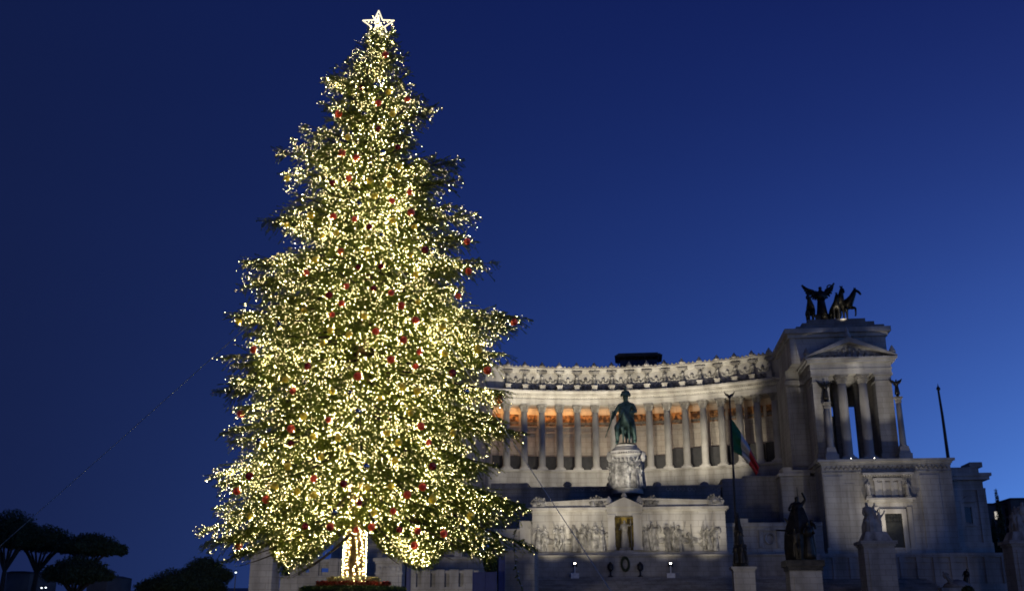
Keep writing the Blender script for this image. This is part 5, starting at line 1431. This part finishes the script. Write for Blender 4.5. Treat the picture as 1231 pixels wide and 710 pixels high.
MORE += [('silver', x_, y_) for x_, y_ in ((460, 183), (312, 530), (432, 245), (520, 300), (336, 390), (402, 615), (560, 470), (440, 560))]
MORE += [('wine', x_, y_) for x_, y_ in ((458, 320), (413, 581), (511, 300), (300, 572), (544, 448), (480, 636), (400, 220), (455, 155), (520, 560), (370, 440))]
EDGE = [(px, py) for _, px, py, _ in SPECIAL[3:8]]
for _, px, py in MORE:
    xl_, xr_ = float(np.interp(py, [o_[0] for o_ in OUT], [o_[1] for o_ in OUT])), float(np.interp(py, [o_[0] for o_ in OUT], [o_[2] for o_ in OUT]))
    if px < xl_ + .2 * (xr_ - xl_) or px > xr_ - .2 * (xr_ - xl_): EDGE.append((px, py))
for px, py in EDGE:                             # the boughs the outermost baubles hang from
    q_ = P(px + (2 if px > 450 else -2), py - 6, TY - .25)
    add_branch((q_.x, q_.y, q_.z), w=1.1)
nb = 0
golden = math.pi * (3 - math.sqrt(5))
while nb < 640:
    f = rn.random(); z = Z_LO + (Z_HI - Z_LO) * f
    phi = nb * golden + rn.normal() * .2
    R = reach(z, phi)
    if rn.random() > (.50 + R / 5.2): continue
    R *= rn.uniform(.60, 1.02)
    if abs(math.cos(phi)) > .45:                # tiers: the side silhouette draws in between the longest branches
        R *= 1 - .24 * min(1, min(abs(z - q_) for q_ in (TIER_R if math.cos(phi) > 0 else TIER_L)) / .9)
    dz = rn.normal() * .15
    tp = (TX + R * math.cos(phi), TY + R * math.sin(phi), z + dz)
    if too_low(tp, 22) or too_low((TX + .75 * R * math.cos(phi), TY + .75 * R * math.sin(phi), z + dz - .25 * R * slope(z)), 24): continue
    add_branch(tp); nb += 1

for _ in range(26):                             # low boughs behind the trunk and short ones close round it
    phi = rn.uniform(.15, 2.99); z = rn.uniform(3.7, 5.6); R = rn.uniform(2.6, 4.8)
    q_ = (TX + R * math.cos(phi), TY + R * math.sin(phi), z)
    if not too_low(q_, 12): add_branch(q_)
for _ in range(70):
    phi = rn.uniform(0, 6.28); z = rn.uniform(5.0, 7.2); R = rn.uniform(1.4, 2.8)
    q_ = (TX + R * math.cos(phi), TY + R * math.sin(phi), z)
    if not too_low(q_, 16): add_branch(q_, z + .45 * R)
tree = thing('christmas_tree', 'giant spruce Christmas tree covered in warm white lights standing in the square', 'Christmas tree', (TX, TY, TREE_BASE))
OT = np.array([TX, TY, TREE_BASE])
b = MB(); ztr = Z_HI
b.tube([(TX, TY, TREE_BASE - 2.3), (TX, TY, TREE_BASE), (TX, TY, TREE_BASE + 2.5), (TX, TY, 10), (TX, TY, 17), (TX, TY, ztr - .2)], [.42, .38, .33, .25, .14, .04], 16)
b.build('trunk', mat_noise('spruce_bark', (.10, .06, .03), (.24, .15, .075), rough=.85, scale=5, bump=.6), tree, smooth=True)
lim = MB(); NV, BP = [], []          # needle triangles, candidate bulb places
def unit(a): return a / (np.linalg.norm(a, axis=-1, keepdims=True) + 1e-9)
for p0, c, p2, w in branches:
    L = np.linalg.norm(p2 - p0)
    tt = np.linspace(0, 1, 7)[:, None]
    path = p0 * (1 - tt) ** 2 + c * 2 * tt * (1 - tt) + p2 * tt ** 2
    lim.tube([Vector(q) for q in path], list(np.linspace(.018 + .011 * L, .008, 7)), 5)
    n = max(8, int(L * (1 - .15) / (.065 if w == 1 else .05)))
    t = rn.uniform(.04, 1.0, n); t = np.sort(t)
    t[-3:] = (.97, .985, 1.0)
    T = t[:, None]
    pos = p0 * (1 - T) ** 2 + c * 2 * T * (1 - T) + p2 * T ** 2
    tan = unit(2 * (1 - T) * (c - p0) + 2 * T * (p2 - c))
    side = unit(np.cross(tan, np.array([0, 0, 1.0])))
    sg = np.where(rn.random(n) < .5, -1.0, 1.0)[:, None]
    pend = (rn.random(n) < .22)[:, None]
    d = unit(side * sg * rn.uniform(.45, 1.0, (n, 1)) * np.where(pend, .3, 1) + tan * rn.uniform(.45, .95, (n, 1)) + np.array([0, 0, 1.0]) * (rn.normal(-.12, .18, (n, 1)) - np.where(pend, .8, 0)))
    ln = (.26 + .42 * L * (1 - t) ** .8 * np.minimum(1, t * 2.2)).clip(.24, 1.4) * rn.uniform(.6, 1.15, n) * (1.0 if w == 1 else 1.1)
    # needles along each twig
    m = np.maximum(4, (ln / .04).astype(int))
    ti = np.repeat(np.arange(n), m * 4)
    s = rn.random(len(ti))
    base = pos[ti] + d[ti] * (ln[ti] * s)[:, None] - np.array([0, 0, 1.0]) * ((s ** 2) * ln[ti] * .10)[:, None]
    rnd = unit(rn.normal(size=(len(ti), 3)))
    nd = unit(d[ti] * .75 + rnd * .75)
    wv = unit(np.cross(nd, rnd + .01)) * rn.uniform(.008, .014, (len(ti), 1))
    nl = rn.uniform(.055, .10, (len(ti), 1))
    NV.append(np.stack([base - wv, base + wv, base + nd * nl], 1))
    # candidate places for bulbs
    k = np.maximum(2, (ln / .07).astype(int)); bi = np.repeat(np.arange(n), k); s = rn.random(len(bi)) * 1.02
    q = pos[bi] + d[bi] * (ln[bi] * s)[:, None] - np.array([0, 0, 1.0]) * ((s ** 2) * ln[bi] * .10)[:, None] + rn.normal(size=(len(bi), 3)) * .06
    keep = t[bi] > .08
    bf = float(np.exp(rn.normal(0, .8)))
    BP.append(np.concatenate([q[keep], t[bi][keep][:, None], np.full((int(keep.sum()), 1), bf)], 1))
# the leader with its short shoots
n = 260
zz = rn.uniform(Z_HI - 2.4, Z_HI - .1, n); ph = rn.uniform(0, 2 * math.pi, n); ll = (Z_HI + .4 - zz) * .30 + .10
for i in range(n):
    d = unit(np.array([math.cos(ph[i]), math.sin(ph[i]), .9])); base = np.array([TX, TY, zz[i]])
    m = 26; s = rn.random(m)[:, None]; rnd = unit(rn.normal(size=(m, 3))); nd = unit(d * .7 + rnd * .75)
    q = base + d * ll[i] * s; wv = unit(np.cross(nd, rnd + .01)) * .009
    NV.append(np.stack([q - wv, q + wv, q + nd * .08], 1))
    BP.append(np.concatenate([q[:5], np.full((5, 1), .8), np.ones((5, 1))], 1))
lim.build('limbs', M['bark'], tree)
NV = np.concatenate(NV)
NV = NV[~too_low(NV[:, 0].T, rn.normal(0, 5, len(NV)))].reshape(-1, 3) - OT
M['needles'] = mat_noise('spruce_needles', (0.17, 0.20, 0.018), (0.26, 0.30, 0.032), rough=0.55, scale=.9)
_nt = M['needles'].node_tree; _pb = _nt.nodes['Principled BSDF']
_tr = _nt.nodes.new('ShaderNodeBsdfTranslucent'); _mx = _nt.nodes.new('ShaderNodeMixShader'); _mx.inputs[0].default_value = .45
_nt.links.new(_pb.inputs['Base Color'].links[0].from_socket, _tr.inputs['Color'])
_out = [n_ for n_ in _nt.nodes if n_.type == 'OUTPUT_MATERIAL'][0]
_nt.links.new(_pb.outputs[0], _mx.inputs[1]); _nt.links.new(_tr.outputs[0], _mx.inputs[2]); _nt.links.new(_mx.outputs[0], _out.inputs['Surface'])
me = np_mesh('crown', NV, np.arange(len(NV)).reshape(-1, 3), M['needles'])
o = bpy.data.objects.new('crown', me); COL.objects.link(o); o.parent = tree
print('needles', len(NV) // 3)

BULB = 190.0
M['bulbs'] = mat_emit('fairy_light', (1.0, .83, .36), BULB, attr='glow')
OCT_V = np.array([(1, 0, 0), (-1, 0, 0), (0, 1, 0), (0, -1, 0), (0, 0, 1), (0, 0, -1)], float)
OCT_F = np.array([(0, 2, 4), (2, 1, 4), (1, 3, 4), (3, 0, 4), (2, 0, 5), (1, 2, 5), (3, 1, 5), (0, 3, 5)])
def bulbs(name, pts, r, glow, parent=None, org=None):
    pts = np.asarray(pts); n = len(pts); o = np.array(org) if org is not None else np.zeros(3)
    V = (pts[:, None, :] + OCT_V[None] * np.asarray(r).reshape(-1, 1, 1) - o).reshape(-1, 3)
    F = (OCT_F[None] + (np.arange(n) * 6)[:, None, None]).reshape(-1, 3)
    me = np_mesh(name, V, F, M['bulbs'])
    at = me.attributes.new('glow', 'FLOAT', 'POINT'); at.data.foreach_set('value', np.repeat(glow, 6).astype(np.float32))
    ob = bpy.data.objects.new(name, me); COL.objects.link(ob)
    if parent: ob.parent = parent
    else: ob.location = o
    return ob
B = np.concatenate(BP)
p = B[:, :3]
cl = .5 * np.sin(p[:, 0] * .9 + p[:, 2] * .35) * np.sin(p[:, 2] * .6 + 2 * p[:, 1]) + (np.sin(p[:, 0] * 2.3 + 1.0) * np.sin(p[:, 1] * 2.7 + .4) * np.sin(p[:, 2] * 1.7) + .6 * np.sin(p[:, 0] * 5.1 + p[:, 2] * 3.3) * np.sin(p[:, 1] * 4.3 - p[:, 2] * 2.1))
toward = -(p[:, 1] - TY) / (np.hypot(p[:, 0] - TX, p[:, 1] - TY) + .3)
pr = ((.62 + .8 * cl).clip(.05, 1.6) ** 1.5) * np.interp(B[:, 3], [.2, .5, .8, 1], [.20, .65, 1.0, 1.0]) * np.interp(toward, [-1, -.2, .3, 1], [.18, .40, 1, 1])
pr = pr * B[:, 4]; pr[too_low(p.T, rn.normal(2, 4, len(p)))] = 0
pr = pr / pr.sum()
N_BULB = 50000
ix = rn.choice(len(p), min(N_BULB, len(p)), replace=False, p=pr)
inner = np.where(B[:, 3] < .36)[0]; inner = inner[(toward[inner] > -.3) & (pr[inner] > 0)]
ix2 = rn.choice(inner, 5000, replace=False); ix = np.concatenate([ix, ix2])
cl_ = cl[ix]
glow = np.where(np.arange(len(ix)) < N_BULB, (np.exp(rn.normal(-2.7, 1.05, len(ix)) + .5 * cl_).clip(.008, 1.3)), np.exp(rn.normal(-.25, .4, len(ix))))
fl = bulbs('fairy_lights', p[ix], rn.uniform(.005, .0095, len(ix)), glow, org=OT)
tag(fl, 'thousands of tiny warm white fairy lights strung over the spruce branches', 'fairy lights', kind='stuff')
print('bulb places', len(p), 'branches', len(branches))
# lights wound round the bare trunk
pts = []
for k in range(15):
    a0 = 2 * math.pi * k / 15 + rn.normal() * .05; z = TREE_BASE + .1; ph_ = rn.uniform(0, 6)
    while z < 6.6:
        r = float(np.interp(z, [TREE_BASE, TREE_BASE + 2.5, 10], [.38, .33, .25])) + .02
        a = a0 + .10 * math.sin(z * 5 + ph_) + rn.normal() * .05
        pts.append((TX + r * math.cos(a), TY + r * math.sin(a), z)); z += rn.uniform(.06, .14)
pts = np.array(pts)
tl = bulbs('trunk_lights', pts, rn.uniform(.009, .015, len(pts)), np.exp(rn.normal(-1.1, .8, len(pts))), org=(TX, TY, TREE_BASE))
tag(tl, 'dense warm fairy lights wound round the bare lower trunk', 'fairy lights', kind='stuff')

# star on the tip
sz = PZ(458, 30, TY)
star = thing('tree_star', 'bright white lit wire star on the tip of the tree', 'star', (TX, TY, sz - .55))
b = MB(); sp_ = []
def star_pts(rot, R, r):
    out = []
    for k in range(10):
        a = math.pi / 2 + math.pi * k / 5; q = R if k % 2 == 0 else r
        out.append(Vector((TX + q * math.cos(a) * math.cos(rot), TY + q * math.cos(a) * math.sin(rot), sz + q * math.sin(a))))
    return out
for rot, R in ((.12, .64), (1.3, .44)):
    s_ = star_pts(rot, R, R * .42)
    for k in range(10):
        a_, b_ = s_[k], s_[(k + 1) % 10]; b.tube([a_, b_], .025 if rot < 1 else .015, 6)
        for j in range(7): sp_.append(tuple(a_.lerp(b_, j / 7)))
    for k in range(0, 10, 2):
        for j in range(2, 5): sp_.append(tuple(s_[k].lerp(Vector((TX, TY - .08, sz)), j / 5)))
b.tube([(TX, TY, sz - .55), (TX, TY, sz)], .02, 6); b.build('lit_frame', mat_emit('star_tube', (1.0, .90, .62), 1.25), star)
sp_ = np.array(sp_); so = bulbs('star_bulbs', sp_, np.full(len(sp_), .016), np.full(len(sp_), .10), parent=star, org=(TX, TY, sz - .55))
so['kind'] = 'stuff'

# baubles
def mat_bauble(name, c, rough, metal):
    m, nt, bs = new_mat(name)
    N, L = nt.nodes, nt.links
    tc = N.new('ShaderNodeTexCoord'); n_ = N.new('ShaderNodeTexNoise'); n_.inputs['Scale'].default_value = 9
    L.new(tc.outputs['Object'], n_.inputs['Vector'])
    r_ = N.new('ShaderNodeValToRGB'); r_.color_ramp.elements[0].color = (*[x_ * .82 for x_ in c], 1); r_.color_ramp.elements[1].color = (*c, 1)
    L.new(n_.outputs['Fac'], r_.inputs['Fac']); L.new(r_.outputs[0], bs.inputs['Base Color'])
    bs.inputs['Roughness'].default_value = rough; bs.inputs['Metallic'].default_value = metal
    bs.inputs['Coat Weight'].default_value = .5; bs.inputs['Coat Roughness'].default_value = .08
    return m
KINDS_B = {'red': ('glossy red bauble hanging among the lit spruce branches', (.85, .075, .022), .30, .1),
           'gold': ('yellow gold bauble hanging among the lit spruce branches', (.95, .68, .05), .30, .15),
           'wine': ('dark wine red bauble hanging among the lit spruce branches', (.22, .010, .012), .22, .2),
           'silver': ('mirror silver bauble hanging among the lit spruce branches', (.72, .72, .68), .10, 1.0)}
PROTO = {}; NEAR = []
def bauble(kind, c, r, label=None):
    lab, colr, ro, mt = KINDS_B[kind]
    if kind not in PROTO:
        b = MB(); b.ball((0, 0, 0), 1.0, 18); b.lathe([(.02, 1.18), (.05, 1.2), (.03, 1.25)], n=6)
        o = b.build('bauble', mat_bauble(kind + '_bauble', colr, ro, mt), None, smooth=True)
        b = MB(); b.lathe([(.22, .93), (.22, 1.1), (.08, 1.14), (.02, 1.2)], n=12); cp = b.build('cap', M['goldmosaic'], o, org=(0, 0, 0))
        PROTO[kind] = o
    else:
        o = copy_tree(PROTO[kind])
    o.location = c; o.scale = (r, r, r)
    for _ in range(5):
        a_ = rn.uniform(0, 6.28); NEAR.append((c[0] + 1.5 * r * math.cos(a_), c[1] - rn.uniform(.8, 1.7) * r, c[2] + 1.45 * r * math.sin(a_)))
    return tag(o, label or lab, 'bauble', kind + ' baubles on the tree')
used = []
for kd, px, py, lab in SPECIAL:
    z = PZ(px, py, TY); X = PX(px, py, TY); R = reach(z, math.pi if X < TX else 0); dx = abs(X - TX)
    Y = TY - (math.sqrt(max(.04, R * R - dx * dx)) if dx < R * .9 else .3) - .25
    c = P(px, py, Y); bauble(kd, c, 4.7 / FPX * Y, lab); used.append((px, py))
for kd, px, py in MORE:
    c = near_surface(px, py)
    bauble(kd, (c.x, c.y, c.z), RNG.uniform(4.1, 5.4) / FPX * c.y); used.append((px, py))
nadd = 0
while nadd < 60:
    py = RNG.uniform(90, 650); z = PZ(440, py, TY); xl, xr = float(np.interp(py, [o_[0] for o_ in OUT], [o_[1] for o_ in OUT])), float(np.interp(py, [o_[0] for o_ in OUT], [o_[2] for o_ in OUT]))
    px = RNG.uniform(xl + .24 * (xr - xl), xr - .24 * (xr - xl))
    if any((px - a_) ** 2 + (py - b_) ** 2 < 300 for a_, b_ in used): continue
    used.append((px, py)); nadd += 1
    c = near_surface(px, py); bauble(RNG.choice(('red', 'gold', 'gold', 'red', 'wine', 'silver')), (c.x, c.y, c.z), RNG.uniform(3.6, 5.0) / FPX * c.y)

nl_ = bulbs('bauble_lights', NEAR, rn.uniform(.006, .010, len(NEAR)), np.exp(rn.normal(-1.0, .5, len(NEAR))), org=OT)
tag(nl_, 'warm fairy lights clustered round the hanging baubles', 'fairy lights', kind='stuff')
# ------------------------------------------------------------------ planted mound at the foot
hz = PZ(425, 704.5, TY - 1.7)
t = thing('hedge_planter', 'round green clipped hedge round the foot of the tree', 'hedge', (TX, TY, 0))
b = MB(); b.lathe([(2.6, 0), (2.6, 1.2), (2.5, 1.3), (1.5, 1.35)], n=48, c=(TX, TY, .15)); b.build('planter', M['darkstone'], t)
r = np.random.default_rng(3); n = 30000
ph = r.uniform(0, 2 * math.pi, n); top = r.random(n) < .45
rr = np.where(top, np.sqrt(r.random(n)) * 1.68, 1.68 + r.normal(0, .03, n)); zz = np.where(top, hz + r.normal(0, .03, n) - .02, r.uniform(1.3, hz, n))
p = np.stack([TX + rr * np.cos(ph), TY + rr * np.sin(ph), zz], 1)
a = unit(r.normal(size=(n, 3))); c = unit(np.cross(a, r.normal(size=(n, 3)))); s_ = r.uniform(.02, .045, (n, 1))
V = np.stack([p - a * s_ * .5, p + a * s_ * .5, p + c * s_ * 1.6], 1).reshape(-1, 3) - np.array([TX, TY, 0])
me = np_mesh('leaves', V, np.arange(3 * n).reshape(-1, 3), mat_noise('hedge_leaf', (.02, .05, .01), (.06, .11, .025), rough=.6, scale=5))
o = bpy.data.objects.new('leaves', me); COL.objects.link(o); o.parent = t
b = MB(); b.lathe([(1.62, 1.3), (1.62, hz - .05), (1.4, hz - .02), (.36, TREE_BASE)], n=40, c=(TX, TY, 0)); b.build('soil', M['bark'], t)
def flowers(name, r0, r1, z0, z1, n, mat, size, lab, seed):
    r = np.random.default_rng(seed)
    ph = r.uniform(0, 2 * math.pi, n); f = np.sqrt(r.random(n)); rr = r0 + (r1 - r0) * f; zz = z0 + (z1 - z0) * r.random(n)
    c = np.stack([TX + rr * np.cos(ph), TY + rr * np.sin(ph), zz], 1); tri = []
    for k in range(7):
        a = r.uniform(0, 2 * math.pi, n); d = np.stack([np.cos(a), np.sin(a), r.uniform(-.2, .7, n)], 1); w = unit(np.cross(d, np.array([0, 0, 1.0])))
        s_ = size * r.uniform(.7, 1.2, (n, 1)); tri += [np.stack([c - w * s_ * .3 + d * s_ * .3, c + d * s_, c + w * s_ * .3 + d * s_ * .3], 1), np.stack([c, c - w * s_ * .3 + d * s_ * .3, c + w * s_ * .3 + d * s_ * .3], 1)]
    V = np.concatenate(tri).reshape(-1, 3) - np.array([TX, TY, 0])
    o = bpy.data.objects.new(name, np_mesh(name, V, np.arange(len(V)).reshape(-1, 3), mat)); COL.objects.link(o); o.location = (TX, TY, 0)
    tag(o, lab, 'flowers', kind='stuff')
zr0, zr1 = PZ(425, 703, TY - 1.2), PZ(425, 698, TY - 1.2)
flowers('red_flowers', .85, 1.2, zr0, zr1, 900, mat_noise('red_petal', (.42, .012, .012), (.66, .03, .025), rough=.5, scale=8), .085, 'ring of red poinsettia flowers on the mound under the tree', 1)
flowers('cream_flowers', .40, .85, PZ(425, 698, TY - .8), PZ(425, 692.5, TY - .8), 700, mat_noise('cream_petal', (.62, .55, .32), (.8, .74, .52), rough=.5, scale=8), .08, 'ring of cream flowers closest around the tree trunk', 2)

# ------------------------------------------------------------------ guy wires and the loose garland
anc = P(442, 263, TY)
def wire(name, pts, r, lab, grp='guy wires of the tree'):
    b = MB(); pts = [Vector(q) for q in pts]; b.tube(pts, r, 6)
    tag(b.build(name, M['wire'], None, org=pts[-1]), lab, 'cable', grp)
e1 = P(0, 655, 36); d = (e1 - anc).normalized(); e1b = anc + d * ((anc.z - 0) / -d.z)
wire('guy_wire', [anc, anc.lerp(e1b, .5) - Vector((0, 0, .05)), e1b], .012, 'thin steel guy wire running from the tree down to the left')
e2 = P(725, 695, 30); d = (e2 - anc).normalized(); e2b = anc + d * ((anc.z - 0) / -d.z)
wire('guy_wire', [anc, anc.lerp(e2b, .5) - Vector((0, 0, .05)), e2b], .012, 'thin steel guy wire running from the tree down to the right past the altar')
gp = [P(624, 626, 31.5), P(617, 648, 31.4), P(619, 672, 31.3), P(622, 690, 31.2), P(629, 712, 31.0)]
t = thing('hanging_garland', 'loose dangling strand of leaves and unlit bulbs below the right branches', 'garland', gp[-1])
b = MB(); b.tube(gp, .008, 5); b.build('cord', M['iron'], t)
b = MB(); rr = random.Random(4)
for k in range(26):
    f = k / 25 * (len(gp) - 1.001); c = gp[int(f)].lerp(gp[int(f) + 1], f % 1)
    d = Vector((rr.uniform(-1, 1), rr.uniform(-1, 1), rr.uniform(-.8, .2))).normalized(); n_ = d.cross(Vector((.3, .2, 1))).normalized(); b.obox(c + d * .05, d, n_, d.cross(n_), .06, .022, .006)
b.build('leaves', M['needles'], t)
b = MB()
for k in range(11):
    f = k / 10 * (len(gp) - 1.001); b.ball(gp[int(f)].lerp(gp[int(f) + 1], f % 1) + Vector((rr.uniform(-.05, .05), -.05, 0)), .022, 6)
b.build('bulbs', M['white'], t)
